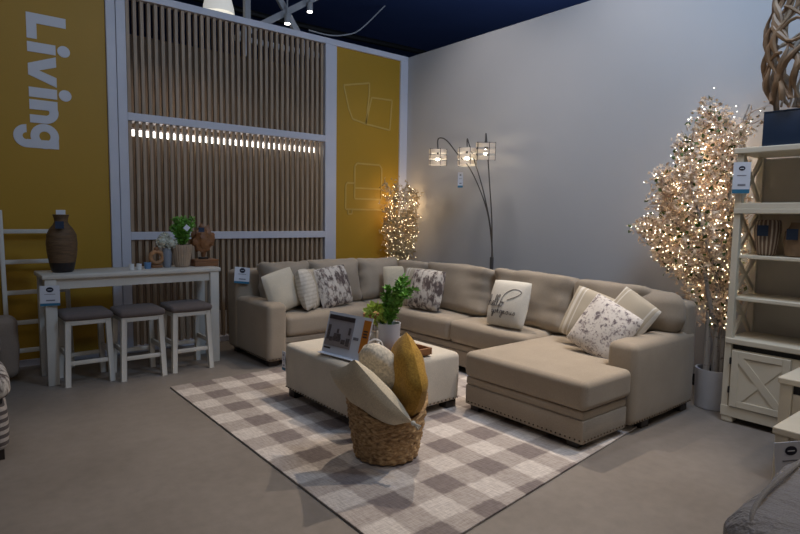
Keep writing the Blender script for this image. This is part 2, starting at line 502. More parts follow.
# painted lettering running down the yellow wall
def lettering():
    root = thing('wall_lettering', 'large white word running down the left yellow wall panel', 'lettering', (-4.435, .01, 3.214))
    def P(s, t): return (t, 0, -s)
    def poly(mb, pts, th=.005):
        vs = [mb.bm.verts.new(P(*p)) for p in pts]; f = mb.bm.faces.new(vs)
        r = bmesh.ops.extrude_face_region(mb.bm, geom=[f])
        for g in r['geom']:
            if isinstance(g, bmesh.types.BMVert): g.co.y -= th
    def arc(cs, ct, r0, r1, a0, a1, n=16, sx=1):
        o = []
        for i in range(n + 1):
            a = a0 + (a1 - a0) * i / n; o.append((cs + r1 * math.cos(a) * sx, ct + r1 * math.sin(a)))
        for i in range(n + 1):
            a = a1 + (a0 - a1) * i / n; o.append((cs + r0 * math.cos(a) * sx, ct + r0 * math.sin(a)))
        return o
    W = .088
    def ringpoly(mb, cs, ct, r0, r1, a0, a1, n=20):
        for i in range(n):
            u, w = a0 + (a1 - a0) * i / n, a0 + (a1 - a0) * (i + 1) / n
            poly(mb, [(cs + r1 * math.cos(u), ct + r1 * math.sin(u)), (cs + r1 * math.cos(w), ct + r1 * math.sin(w)), (cs + r0 * math.cos(w), ct + r0 * math.sin(w)), (cs + r0 * math.cos(u), ct + r0 * math.sin(u))], .0062)
    def letter(fn):
        m = MB(); fn(m); m.build('letter', 'letter', root, smooth=False)
    letter(lambda m: poly(m, [(0, 0), (.225, 0), (.225, .078), (W, .078), (W, .312), (0, .312)]))
    def i_at(s):
        def fn(m):
            poly(m, [(s, 0), (s + W, 0), (s + W, .222), (s, .222)])
            poly(m, [(s + W / 2 + .052 * math.cos(a * PI / 10), .288 + .052 * math.sin(a * PI / 10)) for a in range(20)])
        return fn
    letter(i_at(.255))
    letter(lambda m: poly(m, [(.36, .222), (.452, .222), (.50, .085), (.548, .222), (.636, .222), (.548, 0), (.448, 0)]))
    letter(i_at(.655))
    def n_(m):
        poly(m, [(.765, 0), (.765 + W, 0), (.765 + W, .222), (.765, .222)])
        ringpoly(m, .87, .125, .03, .103, 0, PI, 18)
        poly(m, [(.90, 0), (.973, 0), (.973, .13), (.90, .13)])
    letter(n_)
    def g_(m):
        ringpoly(m, 1.09, .112, .045, .113, 0, PI, 20); ringpoly(m, 1.09, .112, .045, .113, PI, 2 * PI, 20)
        poly(m, [(1.125, -.03), (1.20, -.03), (1.20, .222), (1.125, .222)])
        ringpoly(m, 1.097, -.030, .032, .103, PI, 2 * PI, 18)
    letter(g_)
lettering()

# line drawings on the right yellow panel
def stroke_art(label, lines, name='line_drawing'):
    m = MB(); allp = [p for l in lines for p in l]
    cx = sum(p[0] for p in allp) / len(allp); cz = min(p[1] for p in allp)
    for l in lines:
        for a, b in zip(l, l[1:]):
            m.bar((a[0], .0068, a[1]), (b[0], .0068, b[1]), .021, .006, up=(0, 1, 0))
    tag(m.build(name, 'line_yellow', smooth=False, loc=(cx, .008, cz)), label, 'wall drawing', 'outline drawings on the yellow panel')
stroke_art('thin outline drawing of two square cushions high on the yellow panel',
           [[(-1.04, 3.085), (-.64, 3.17), (-.64, 3.02), (-.69, 2.64), (-.90, 2.68), (-.96, 2.80), (-1.04, 3.085)],
            [(-.60, 2.99), (-.26, 3.0), (-.29, 2.60), (-.69, 2.64), (-.60, 2.99)]])
stroke_art('thin outline drawing of an armchair low on the yellow panel',
           [[(-.86, 1.66), (-.86, 2.08), (-.82, 2.12), (-.46, 2.12), (-.42, 2.08), (-.42, 1.66)], [(-.86, 1.80), (-.42, 1.80)], [(-.86, 1.66), (-.42, 1.66)],
            [(-.86, 1.86), (-.98, 1.86), (-1.0, 1.82), (-1.0, 1.52), (-.28, 1.52), (-.28, 1.82), (-.30, 1.86), (-.42, 1.86)],
            [(-.96, 1.52), (-.96, 1.46), (-.90, 1.46), (-.90, 1.52)]])

# things up by the ceiling
t = thing('roof_truss', 'crossed grey steel truss braces above the slatted wall', 'truss', (-.8, 2.5, 4.3))
MB().bar((-1.35, 2.5, 4.18), (.35, 2.5, 5.3), .10, .06, up=(0, 1, 0)).build('brace', 'beam_steel', t, True, False)
MB().bar((-.85, 2.56, 5.25), (-.02, 2.56, 4.1), .10, .06, up=(0, 1, 0)).build('brace', 'beam_steel', t, True, False)
MB().box(-1.25, -1.16, 2.46, 2.54, 3.9, 5.3).build('post', 'beam_steel', t, True, False)
MB().bar((-1.4, 2.5, 4.15), (.6, 2.5, 4.15), .08, .06, up=(0, 1, 0)).build('bottom_chord', 'beam_steel', t, True, False)
def pipe(label, pts, r, mat='black'):
    m = MB(); m.tube(spline(pts, 4), r, 8)
    tag(m.build('ceiling_pipe', mat, loc=pts[0]), label, 'pipe')
pipe('thin pale conduit bending up above the yellow panel', [(-.1, 2.5, 4.53), (.30, 2.5, 4.53), (.62, 2.5, 4.60), (.95, 2.5, 4.76), (1.5, 2.5, 5.3)], .012, 'beam_steel')
pipe('dark ceiling pipe crossing behind the truss braces', [(-3, 4.2, 5.27), (0, 4.2, 5.18), (4, 4.2, 5.27)], .06)
def track(x, y, z, label):
    t = thing('track_light', label, 'spotlight', (x, y, z), 0, 'lit spotlights above the slat wall')
    MB().tube([(0, 0, .07), (0, 0, 5.3 - z)], .012, 8).build('stem', 'beam_steel', t)
    MB().lathe([(.03, .10), (.05, .08), (.05, -.05), (.046, -.06)], seg=16).build('can', 'beam_steel', t)
    MB().lathe([(.043, -.062), (.043, -.072), (.02, -.078)], seg=16).build('lens', 'track_lens', t)
track(-.555, 2.40, 4.58, 'lower lit spotlight can just above the slatted wall')
track(-.14, 2.40, 4.86, 'higher lit spotlight can beside the crossed truss braces')
t = thing('pendant_lamp', 'white dome pendant lamp hanging above the slatted wall', 'pendant lamp', (-1.66, 2.5, 4.45))
MB().lathe([(.05, .36), (.13, .32), (.19, .22), (.22, .10), (.235, .0), (.225, .0), (.21, .10), (.18, .21), (.12, .305), (.045, .345)], seg=28).build('lamp_shade', 'dome', t)
MB().tube([(0, 0, .34), (0, 0, .85)], .008, 6).build('cord', 'black', t)

# ------------------------------------------------------------------ rug
m = MB()
q = [(-3.70, -1.46), (-3.715, -4.535), (-1.42, -4.285), (-1.42, -1.46)]
m.prism(q, .001, .013, .004, 2)
rug = tag(m.build('rug', 'rug', loc=(0, 0, 0)), 'large beige and brown buffalo plaid rug under the sofa and ottoman', 'rug')
GZ = .013

# ------------------------------------------------------------------ sectional sofa
def nails(parent, runs, step, r=.0065):
    first = None; off = Vector(parent.location)
    for p0, p1 in runs:
        p0, p1 = Vector(p0), Vector(p1); n = int((p1 - p0).length / step)
        for i in range(n + 1):
            if first is None:
                first = o = MB().ball((0, 0, 0), r, 1).build('nail_head', 'nail', parent)
            else:
                o = first.copy(); COL.objects.link(o); o.parent = parent
            o.location = p0 + (p1 - p0) * (i / n) - off
def sofa():
    S = thing('sectional_sofa', 'large taupe corner sectional sofa with chaise on the plaid rug', 'sofa', (-1.3, -2.2, 0))
    B = lambda mb, n, mat='sofa': mb.build(n, mat, S, True)
    zb = .055
    # bases with a seat rail groove
    B(MB().cush(-2.60, -.70, -1.35, -.50, zb, .205, .012, n=2).cush(-2.60, -.70, -1.345, -.50, .205, .262, .014, n=2), 'base')
    B(MB().cush(-1.40, -.70, -3.30, -1.352, zb, .205, .012, n=2).cush(-1.395, -.70, -3.30, -1.347, .205, .262, .014, n=2), 'base')
    B(MB().prism([(-2.125, -3.305), (-2.125, -4.31), (-1.615, -4.31), (-1.615, -4.13), (-.70, -4.13), (-.70, -3.305)], zb, .205, .012, 2)
      .prism([(-2.12, -3.305), (-2.12, -4.305), (-1.615, -4.305), (-1.615, -4.13), (-.70, -4.13), (-.70, -3.305)], .205, .265, .014, 2), 'chaise_base')
    # arms
    B(MB().cush(-2.785, -2.585, -1.39, -.66, zb, .60, .045, (.006, .008, .012), .002, 6), 'arm')
    B(MB().cush(-1.585, -.70, -4.338, -4.125, zb, .612, .045, (.008, .006, .014), .002, 6), 'arm')
    # back frames
    B(MB().cush(-2.795, -.66, -.70, -.46, zb, .865, .05, (0, .01, .01), .003, 8), 'back_frame')
    B(MB().cush(-.86, -.67, -4.33, -.70, zb, .84, .05, (.01, 0, .01), .003, 10), 'back_frame')
    # seat cushions
    s = [0]
    def seat(x0, x1, y0, y1, z0=.27, z1=.475):
        s[0] += 1
        B(MB().cush(x0, x1, y0, y1, z0, z1, .05, (.012, .012, .018), .004, 10, seed=s[0]), 'seat_cushion')
    seat(-2.58, -1.415, -1.375, -.74)
    seat(-1.41, -.78, -1.375, -.74)
    seat(-1.425, -.78, -2.385, -1.38)
    seat(-1.425, -.78, -3.295, -2.39)
    cc = B(MB().prism([(-2.145, -3.30), (-2.145, -4.33), (-1.592, -4.33), (-1.592, -4.118), (-.78, -4.118), (-.78, -3.30)], .266, .455, .042, 5), 'chaise_cushion')
    cc.modifiers.new('weighted', 'WEIGHTED_NORMAL').weight = 80
    # back cushions
    def backc(x0, x1, y0, y1, z0, z1, face, seed, wing=None):
        tilt = Matrix.Rotation(R(-12), 3, 'X') if face == 'y' else Matrix.Rotation(R(12), 3, 'Y')
        bul = (.014, .05, .022) if face == 'y' else (.05, .014, .022)
        m = MB().cush(x0, x1, y0, y1, z0, z1, .085, bul, .016, 18, tilt, seed, .05)
        if wing: m.cush(*wing, .085, (.03, .02, .015), .012, 12, tilt, seed, .0)
        B(m, 'back_cushion')
    backc(-2.60, -2.065, -1.04, -.80, .475, .945, 'y', 1)
    backc(-2.06, -1.43, -1.04, -.80, .475, .955, 'y', 2)
    backc(-1.42, -.84, -1.02, -.80, .475, .945, 'y', 3)
    backc(-1.08, -.88, -1.60, -1.03, .475, .94, 'x', 4)
    backc(-1.12, -.90, -2.54, -1.61, .475, .955, 'x', 5)
    backc(-1.12, -.90, -3.43, -2.55, .475, .96, 'x', 6)
    backc(-1.12, -.90, -4.11, -3.44, .46, .94, 'x', 7, (-1.06, -.86, -4.32, -3.9, .615, .905))
    # feet
    def foot(x, y): B(MB().box(x - .05, x + .05, y - .04, y + .04, GZ if (-3.68 < x - .05 and x + .05 < -1.43 and -4.27 < y - .04 and y + .04 < -1.47) else .001, zb + .003, .006), 'leg', 'dark_leg')
    for x, y in ((-2.70, -1.30), (-2.70, -.56), (-1.6, -1.29), (-.78, -.56), (-.76, -2.4), (-1.30, -2.4), (-2.05, -3.38), (-2.05, -4.22), (-.78, -4.27), (-1.36, -4.27)): foot(x, y)
    nails(S, [((-2.126, -3.34, .078), (-2.126, -4.29, .078)), ((-2.10, -4.312, .078), (-1.63, -4.312, .078)),
              ((-1.59, -4.337, .08), (-.74, -4.337, .08)), ((-2.787, -1.34, .08), (-2.787, -.72, .08)), ((-2.77, -1.392, .08), (-2.60, -1.392, .08))], .034)
sofa()

# ------------------------------------------------------------------ ottoman
O = thing('ottoman', 'square oatmeal upholstered ottoman with dark feet on the plaid rug', 'ottoman', (-2.585, -2.71, GZ))
MB().cush(-3.05, -2.12, -3.245, -2.215, .068, .435, .04, (.012, .012, .016), .003, 12).build('upholstered_top', 'ottoman', O, True)
for x, y in ((-2.98, -2.29), (-2.98, -3.18), (-2.19, -2.29), (-2.19, -3.18)):
    MB().box(x - .05, x + .05, y - .045, y + .045, GZ, .075, .006).build('leg', 'dark_leg', O, True)
nails(O, [((-3.054, -2.25, .092), (-3.054, -3.20, .092)), ((-3.02, -3.248, .092), (-2.15, -3.248, .092))], .038)

# ------------------------------------------------------------------ throw pillows
def pillow_mb(w, h, t, pinch=.09, n=18, wr=.006, seed=0, rnd=0):
    m = MB(); rows = {}
    for side in (1, -1):
        g = []
        for j in range(n + 1):
            row = []
            for i in range(n + 1):
                u, v = -1 + 2 * i / n, -1 + 2 * j / n
                edge = i in (0, n) or j in (0, n)
                if edge and side == -1: row.append(rows[(i, j)]); continue
                uu = u * (1 - rnd + rnd * math.sqrt(1 - v * v / 2)); vq = v * (1 - rnd + rnd * math.sqrt(1 - u * u / 2))
                x = w / 2 * uu * (1 - pinch * (1 - v * v)); z = h / 2 * vq * (1 - pinch * (1 - u * u))
                y = t / 2 * (max(0, (1 - u ** 2) * (1 - v ** 2))) ** .42
                d = noise.noise(Vector((x * 9 + seed * 2.3, z * 9, side * 3 + seed))) * wr * (1 if not edge else 0)
                vv = m.bm.verts.new((x, -side * (y + d), z))
                rows[(i, j)] = vv if edge else rows.get((i, j)); row.append(vv)
            g.append(row)
        for j in range(n):
            for i in range(n):
                f = (g[j][i], g[j][i + 1], g[j + 1][i + 1], g[j + 1][i])
                m.bm.faces.new(f if side == 1 else f[::-1])
    return m
def pillow(name, label, mat, w, h, t, loc, face, lean, roll=0, yaw=0, group=None, pinch=.06, seed=0, wr=.006):
    o = pillow_mb(w * 1.04, h * 1.04, t, pinch, 20, wr, seed, .30).build(name, mat)
    tag(o, label, 'pillow', group)
    orient(o, Vector(loc), face, lean, roll, yaw)
    return o
FY, FX = 0, -PI / 2     # facing -Y, facing -X
G = 'throw pillows on the sectional'
pillow('throw_pillow', 'plain cream square pillow leaning by the left sofa arm', 'cream_fabric', .40, .41, .15, (-2.52, -1.16, .695), FY, R(14), R(-12), R(12), G, seed=1)
pillow('throw_pillow', 'ivory ribbed pillow seen nearly edge-on at left of the sofa', 'velvet_stripe', .36, .43, .19, (-2.245, -1.16, .69), FY, R(14), R(3), R(48), G, seed=2)
pillow('throw_pillow', 'cream and tan striped pillow tucked behind the ivory ribbed pillow', 'stripe', .40, .42, .12, (-2.125, -1.10, .685), FY, R(14), R(3), R(45), G, seed=3)
pillow('throw_pillow', 'charcoal blotch print pillow on the left run of the sofa', 'bark', .43, .43, .15, (-1.92, -1.16, .70), FY, R(16), R(-6), R(5), G, seed=4)
pillow('throw_pillow', 'plain beige pillow in the inner corner of the sofa', 'cream_knit', .41, .40, .14, (-1.06, -1.22, .685), FY, R(14), R(0), R(-22), G, seed=5)
pillow('throw_pillow', 'cream striped pillow peeking out behind the charcoal print pillow in the corner', 'stripe', .42, .42, .13, (-1.18, -1.66, .69), FX, R(14), R(0), R(12), G, seed=6)
pillow('throw_pillow', 'charcoal blotch print pillow right of the sofa corner', 'bark', .46, .42, .15, (-1.27, -1.89, .70), FX, R(15), R(0), R(6), G, seed=7)
sp = pillow('throw_pillow', 'white pillow with grey script lettering on the right run', 'white_fabric', .43, .42, .15, (-1.28, -2.985, .695), FX, R(17), R(-1), R(0), G, seed=8, wr=.003)
pillow('throw_pillow', 'cream and tan striped pillow behind the floral pillow on the chaise', 'stripe', .42, .42, .13, (-1.22, -3.76, .68), FX, R(18), R(16), R(10), G, seed=9)
pillow('throw_pillow', 'plum and white floral print pillow on the chaise by the arm', 'floral', .43, .43, .16, (-1.37, -3.965, .64), FX, R(24), R(24), R(8), G, seed=10)
pillow('throw_pillow', 'cream pillow behind the floral pillow against the right arm', 'stripe', .34, .34, .13, (-1.19, -4.06, .735), FX, R(18), R(30), R(8), G, seed=11)

# script writing on the white pillow
def script(parent, w, h, t, pinch=.06, rnd=.30):
    w *= 1.04; h *= 1.04
    def onp(a, b):      # a,b in -1..1
        ua = a * (1 - rnd + rnd * math.sqrt(1 - b * b / 2)); vb = b * (1 - rnd + rnd * math.sqrt(1 - a * a / 2))
        x = w / 2 * ua * (1 - pinch * (1 - b * b)); z = h / 2 * vb * (1 - pinch * (1 - a * a))
        y = t / 2 * (max(0, (1 - a * a) * (1 - b * b))) ** .42
        return Vector((x, -y - .0022, z))
    L = []
    # "hello": h e l l o with a tall loop, then "gorgeous"
    def seq(pts, ox, oz, s): L.append([(ox + a * s, oz + b * s) for a, b in pts])
    s = .125; z0 = -.20; x = -.84
    seq([(0, 0), (.6, 1.4), (1.0, 3.4), (.6, 3.9), (.3, 2.6), (.2, 0), (.5, 1.2), (1.0, 1.7), (1.3, 1.1), (1.3, .2), (1.7, 0), (2.2, .7), (2.7, 1.3), (2.4, 1.7), (2.0, 1.0), (2.1, .2), (2.6, 0), (3.2, .8), (3.9, 3.2), (3.6, 3.9), (3.2, 3.0), (3.2, .5), (3.6, 0), (4.2, .8), (4.9, 3.4), (4.6, 4.0), (4.2, 3.0), (4.1, .5), (4.5, 0), (5.2, .5), (5.6, 1.4), (6.2, 1.6), (6.6, .9), (6.1, .1), (5.5, .3), (5.5, 1.2), (6.3, 1.6), (7.2, 1.4)], x, z0, s)
    # tall swash over the word
    seq([(4.9, -2.2), (5.4, 1.0), (6.6, 4.2), (8.6, 6.0), (11, 6.4), (12.6, 5.6), (11.4, 4.2), (9.6, 3.2), (8.0, 2.4)], x, z0, s)
    # second, smaller line
    s2 = .085; z1 = -.50; x = -.58
    def g_(ox): seq([(1.3, 1.3), (.6, 1.6), (0, .9), (.4, .1), (1.1, .4), (1.4, 1.5), (1.3, -.6), (.8, -1.9), (.2, -1.5), (.9, -.5), (1.9, .4)], ox, z1, s2)
    def o_(ox): seq([(.8, 1.6), (.1, 1.1), (.2, .2), (.9, .1), (1.2, .9), (.8, 1.6), (1.5, 1.3)], ox, z1, s2)
    def r_(ox): seq([(0, .2), (.3, 1.7), (.9, 1.5), (.9, .3), (1.4, .2)], ox, z1, s2)
    def e_(ox): seq([(0, .6), (.9, 1.1), (.6, 1.6), (.1, 1.0), (.4, .1), (1.3, .5)], ox, z1, s2)
    def u_(ox): seq([(0, 1.5), (.1, .3), (.7, .1), (1.1, 1.5), (1.1, .3), (1.6, .3)], ox, z1, s2)
    def s_(ox): seq([(0, .3), (.7, 1.6), (1.0, .5), (.5, .1), (.1, .3)], ox, z1, s2)
    for k, fn in enumerate((g_, o_, r_, g_, e_, o_, u_, s_)): fn(x + k * .16)
    m = MB()
    for l in L:
        p = spline([(a, b, 0) for a, b in l], 5)
        m.tube([onp(max(-.93, min(.93, q.x)), max(-.93, min(.93, q.y))) for q in p], .0022, 5)
    m.build('script_lettering', 'card_brown', parent)
script(sp, .44, .42, .15)

# ------------------------------------------------------------------ basket of pillows on the rug
BX, BY = -3.10, -3.60
t = thing('wicker_basket', 'round woven seagrass basket full of pillows on the rug', 'basket', (BX, BY, GZ))
m = MB()
prof = [(.165, .0), (.185, .012), (.198, .08), (.213, .17), (.226, .27), (.234, .35), (.238, .385), (.224, .387), (.218, .35), (.205, .17), (.18, .03)]
def dens(p, n=7):
    o = []
    for (a, b), (c, d) in zip(p, p[1:]):
        for k in range(n): o.append((a + (c - a) * k / n, b + (d - b) * k / n))
    o.append(p[-1]); return o
m.lathe(dens(prof), seg=132, wob=lambda a, z: 1 + .045 * math.sin(a * 18 + (PI if int(z / .038) % 2 else 0)) * abs(math.sin(z / .038 * PI)) + .018 * abs(math.sin(z / .038 * PI)))
def dip(x, y, z): return z * (1 - .34 * max(0, math.cos(math.atan2(y, x) - R(-110))) ** 1.5 * min(1, z / .3))
for q_ in m.bm.verts: q_.co.z = dip(*q_.co)
m.build('basket_body', 'wicker', t)
m = MB()
for k in range(2):
    pts = [(math.cos(a * PI / 30) * .236, math.sin(a * PI / 30) * .234, .378 + .012 * k + .004 * math.sin(a * 1.5 + k * PI)) for a in range(61)]
    m.tube([(a_, b_, dip(a_, b_, c_)) for a_, b_, c_ in pts], .012, 7)
m.build('braided_rim', 'wicker', t)
GB = 'pillows standing in the wicker basket'
def loose(name, label, mat, w, h, t, loc, rot, seed, pinch=.07, wr=.006, rnd=0):
    o = pillow_mb(w, h, t, pinch, 24, wr, seed, rnd).build(name, mat)
    tag(o, label, 'pillow', GB); o.location = loc; o.rotation_euler = rot.to_euler() if hasattr(rot, 'to_euler') else rot
    return o
# each pillow stands in the basket at its own slant: RT and VW are directions across and along the basket in plan
RT, VW, UP = Vector((.776, -.631, 0)), Vector((.631, .776, 0)), Vector((0, 0, 1))
def basis(zdir, ndir):   # pillow height axis, and the way its back faces
    z = zdir.normalized(); y = (ndir - z * ndir.dot(z)).normalized(); x = y.cross(z)
    return Matrix((x, y, z)).transposed()
fp = loose('flat_pillow', 'cream woven pillow with tassels lying slanted over the basket rim', 'cream_knit', .42, .47, .17, (-3.278, -3.66, .425),
           basis(-RT * 1.0 + UP * 1.08, RT * .78 + UP * .72 + VW * .72), 21, .06)
tb = MB; k_ = 0
for (sx, sz) in ((1, -1), (-1, -1)):
    m = MB(); c = Vector((sx * .208, 0, sz * .232)); d = Vector((sx, 0, sz)).normalized()
    m.ball(c + d * .010, .014, 2)
    for k in range(9):
        j = Vector((rng.uniform(-.3, .3), rng.uniform(-.3, .3), rng.uniform(-.3, .3)))
        m.tube([c + d * .012, c + (d + j).normalized() * .055], [.005, .003], 5)
    m.build('tassel', 'white_fabric', fp)
loose('fur_pillow', 'fluffy cream fur pillow between the mustard and tasselled pillows', 'fur', .30, .36, .17, (-3.13, -3.59, .535),
      basis(-RT * .62 + UP * 1.0, RT * .62 + UP * .34 + VW * .70), 22, .0, .016, 1)
loose('mustard_pillow', 'mustard velvet pillow standing on its corner in the basket', 'mustard', .46, .46, .19, (-3.045, -3.715, .505),
      basis(UP * 1.0 - RT * .03, RT * .95 + VW * .30) @ Matrix.Rotation(R(45), 3, 'Y'), 23, .05, .012, .6)

# ------------------------------------------------------------------ items on the ottoman
OT = .452
t = thing('tray', 'dark brown wooden tray on the ottoman behind the basket', 'tray', (-2.60, -2.98, OT))
MB().box(-.19, .19, -.24, .24, 0, .012).build('tray_base', 'wood', t)
for (a, b, c, d) in ((-.20, -.185, -.25, .25), (.185, .20, -.25, .25), (-.185, .185, -.25, -.235), (-.185, .185, .235, .25)):
    MB().box(a, b, c, d, 0, .05, .004).build('tray_side', 'wood', t)
vx, vy = -2.61, -2.99
v = thing('vase', 'tall white ceramic vase on the wooden tray', 'vase', (vx, vy, OT + .012))
MB().lathe([(.055, 0), (.066, .01), (.078, .10), (.083, .19), (.085, .205), (.078, .205), (.074, .10), (.05, .02)], seg=32).build('vase_body', 'white_pot', v)
g = thing('potted_greenery', 'green leafy spray with lime flowers in the white vase', 'plant', (vx, vy, OT + .16))
m = MB(); ml = MB(); mf = MB()
def leafq(mb, p, d, L, W):
    d = Vector(d).normalized(); u = d.cross(Vector((rng.uniform(-1, 1), rng.uniform(-1, 1), rng.uniform(-1, 1)))).normalized(); n = d.cross(u) * .15 * L
    p = Vector(p); a = mb.bm.verts.new(p); b = mb.bm.verts.new(p + d * L * .5 + u * W + n); c = mb.bm.verts.new(p + d * L); e = mb.bm.verts.new(p + d * L * .5 - u * W + n)
    mb.bm.faces.new((a, b, c)); mb.bm.faces.new((a, c, e))
for k in range(13):
    top = Vector((rng.uniform(-.05, .07), rng.uniform(-.20, .0), rng.uniform(.20, .40)))
    pts = spline([(rng.uniform(-.02, .02), rng.uniform(-.02, .02), 0), top * .45 + Vector((0, .03, .03)), top], 5)
    m.tube(pts, .003, 5)
    for p in pts[3:]:
        for _ in range(9):
            leafq(ml, p, (rng.uniform(-1, 1), rng.uniform(-1, 1), rng.uniform(-.1, 1)), rng.uniform(.03, .06), .012)
for k in range(190):
    c = Vector((-.04, .105, .11)); d = Vector((rng.gauss(0, 1), rng.gauss(0, 1), rng.gauss(0, 1))).normalized()
    p = c + d * rng.uniform(.02, .07); leafq(mf, p, d, .045, .018)
m.tube([(0, 0, 0), (-.04, .105, .09)], .004, 5)
m.build('stem', 'leaf', g); ml.build('foliage', 'leaf', g, smooth=False); mf.build('lime_flower', 'leaf_lime', g, smooth=False)
# glass and wire lantern with wooden lid
l = thing('lantern', 'clear jar lantern with a round wooden lid on the tray', 'lantern', (-2.60, -2.80, OT + .012))
MB().lathe([(.085, 0), (.088, .004), (.088, .018), (.0, .018)], seg=28).build('lantern_base', 'wood', l)
MB().lathe([(.088, .222), (.09, .226), (.09, .246), (.085, .25), (.0, .25)], seg=28).build('lid', 'wood_light', l)
m = MB()
for k in range(12):
    a = k * PI / 6; m.tube([(.082 * math.cos(a), .082 * math.sin(a), .015), (.082 * math.cos(a), .082 * math.sin(a), .225)], .0025, 5)
m.build('wire_cage', 'lantern_wire', l)
MB().lathe([(.035, .019), (.035, .11), (.03, .112), (.0, .112)], seg=18).build('candle', 'white', l)
kn = thing('rope_knot', 'white knotted rope ornament at the near end of the tray', 'ornament', (-2.775, -3.045, OT))
def ring(c, r, rot, n=40): return [Vector(c) + rot @ Vector((r * math.cos(a * 2 * PI / n), 0, r * math.sin(a * 2 * PI / n))) for a in range(n + 1)]
MB().tube(ring((0, 0, .072), .05, Matrix.Rotation(R(-40), 3, 'Z')), .0085, 8).build('loop', 'rope', kn)
MB().tube(ring((.012, -.02, .056), .044, Matrix.Rotation(R(50), 3, 'Z')), .0085, 8).build('loop', 'rope', kn)
# display sign leaning back in an acrylic stand
s = thing('display_sign', 'white price sign with a room photo and orange panel on the ottoman', 'sign', (-2.965, -2.915, OT + .006), R(-81.5))
lean = Matrix.Rotation(R(-16), 4, 'X')
def sp_(x0, x1, z0, z1, y, mat, name, d=.003, parent=s): return MB().box(x0, x1, y - d, y, z0, z1).xf(lean).build(name, mat, parent, smooth=False)
W2 = .225; HS = .295
sp_(-W2, W2, 0, HS, 0, 'card', 'board', .004)
sp_(-W2 + .018, W2 - .165, .052, HS - .02, -.0045, 'photo_wall', 'photo')
sp_(-W2 + .018, W2 - .165, .052, .10, -.008, 'photo_floor', 'photo_floor')
sp_(-W2 + .018, W2 - .165, HS - .052, HS - .02, -.008, 'card_brown', 'photo_ceiling')
for (a, b, c, d) in ((-.195, -.17, .095, .20), (-.165, -.135, .085, .115), (-.13, -.05, .09, .122), (-.125, -.055, .122, .145), (-.04, .0, .078, .11), (.01, .045, .07, .125), (.02, .04, .15, .20), (-.10, -.08, .15, .18)):
    sp_(a, b, c, d, -.0085, 'photo_dark', 'photo_furniture')
sp_(-W2 + .018, -W2 + .085, .028, .04, -.0045, 'card_brown', 'caption_bar')
sp_(.075, .125, .125, .145, -.0045, 'card_grey', 'price_bar')
sp_(W2 - .075, W2 - .008, .045, HS - .02, -.0045, 'card_orange', 'orange_panel')
for z in (.155, .175, .195): sp_(W2 - .06, W2 - .022, z, z + .009, -.008, 'card_brown', 'text_bar')
MB().box(-W2, W2, -.045, .06, -.004, 0).build('stand_base', 'card', s, smooth=False)

# ------------------------------------------------------------------ price tags
def price_tag(label, loc, rz, w, h, lean=0, roll=0, group='white price tags', string=True):
    o = thing('price_tag', label, 'price tag', loc, 0, group)
    orient(o, Vector(loc), rz, lean, roll)
    MB().box(-w / 2, w / 2, -.0015, .0015, -h, 0).build('card', 'card', o, smooth=False)
    m = MB(); n = 20
    vs = [m.bm.verts.new((w * .19 * math.cos(2 * PI * k / n), -.003, -h * .2 + w * .15 * math.sin(2 * PI * k / n))) for k in range(n)]
    m.bm.faces.new(vs); m.build('round_mark', 'card_dark', o, smooth=False)
    MB().box(-w * .11, w * .11, -.0042, -.0032, -h * .215, -h * .19).build('mark_line', 'card', o, smooth=False)
    MB().box(-w * .27, w * .27, -.003, -.002, -h * .44, -h * .415).build('text_bar', 'card_grey', o, smooth=False)
    MB().box(-w * .2, w * .25, -.003, -.002, -h * .76, -h * .70).build('text_bar', 'card_grey', o, smooth=False)
    MB().box(-w / 2, w / 2, -.0022, .0022, -h * 1.0, -h * .87).build('blue_band', 'card_blue', o, smooth=False)
    return o
price_tag('white price tag hanging from the left end of the counter table', (-4.45, -.865, .838), R(-12), .14, .165)
price_tag('white price tag draped over the left end of the sofa back', (-2.735, -.722, .90), R(6), .17, .165, R(6), R(8))
price_tag('white price tag hanging on the front post of the tall bookcase', (-.80, -4.615, 1.855), R(-68), .105, .215)
price_tag('white price tag standing behind the grey armchair arm', (-2.70, -5.555, .625), R(-40), .12, .17, 0, R(-6))
price_tag('white tag lying at the front corner of the grey armchair arm', (-3.79, -5.765, .715), R(-75), .10, .12, R(20))
price_tag('small white tag hanging on the outer corner of the ottoman', (-3.072, -2.245, .375), R(-85), .045, .15)
price_tag('slim white tag hanging below the middle shade of the floor lamp', (-.37, -1.445, 1.965), R(-55), .06, .18)

# ------------------------------------------------------------------ counter table, stools
T = thing('counter_table', 'long cream counter table standing along the slatted wall', 'table', (-3.78, -.63, 0))
MB().box(-4.50, -3.015, -.86, -.385, .885, .922, .008).build('table_top', 'white_wood', T, True)
MB().box(-4.44, -3.08, -.825, -.805, .80, .885).build('apron', 'white_wood', T, True, False)
MB().box(-4.44, -3.08, -.44, -.42, .80, .885).build('apron', 'white_wood', T, True, False)
for x in (-4.445, -3.075):
    MB().box(x - .01, x + .01, -.80, -.46, .80, .885).build('apron', 'white_wood', T, True, False)
for x in (-4.44, -3.075):
    for y in (-.81, -.435): MB().box(x - .042, x + .042, y - .04, y + .04, 0, .884, .005).build('leg', 'white_wood', T, True)

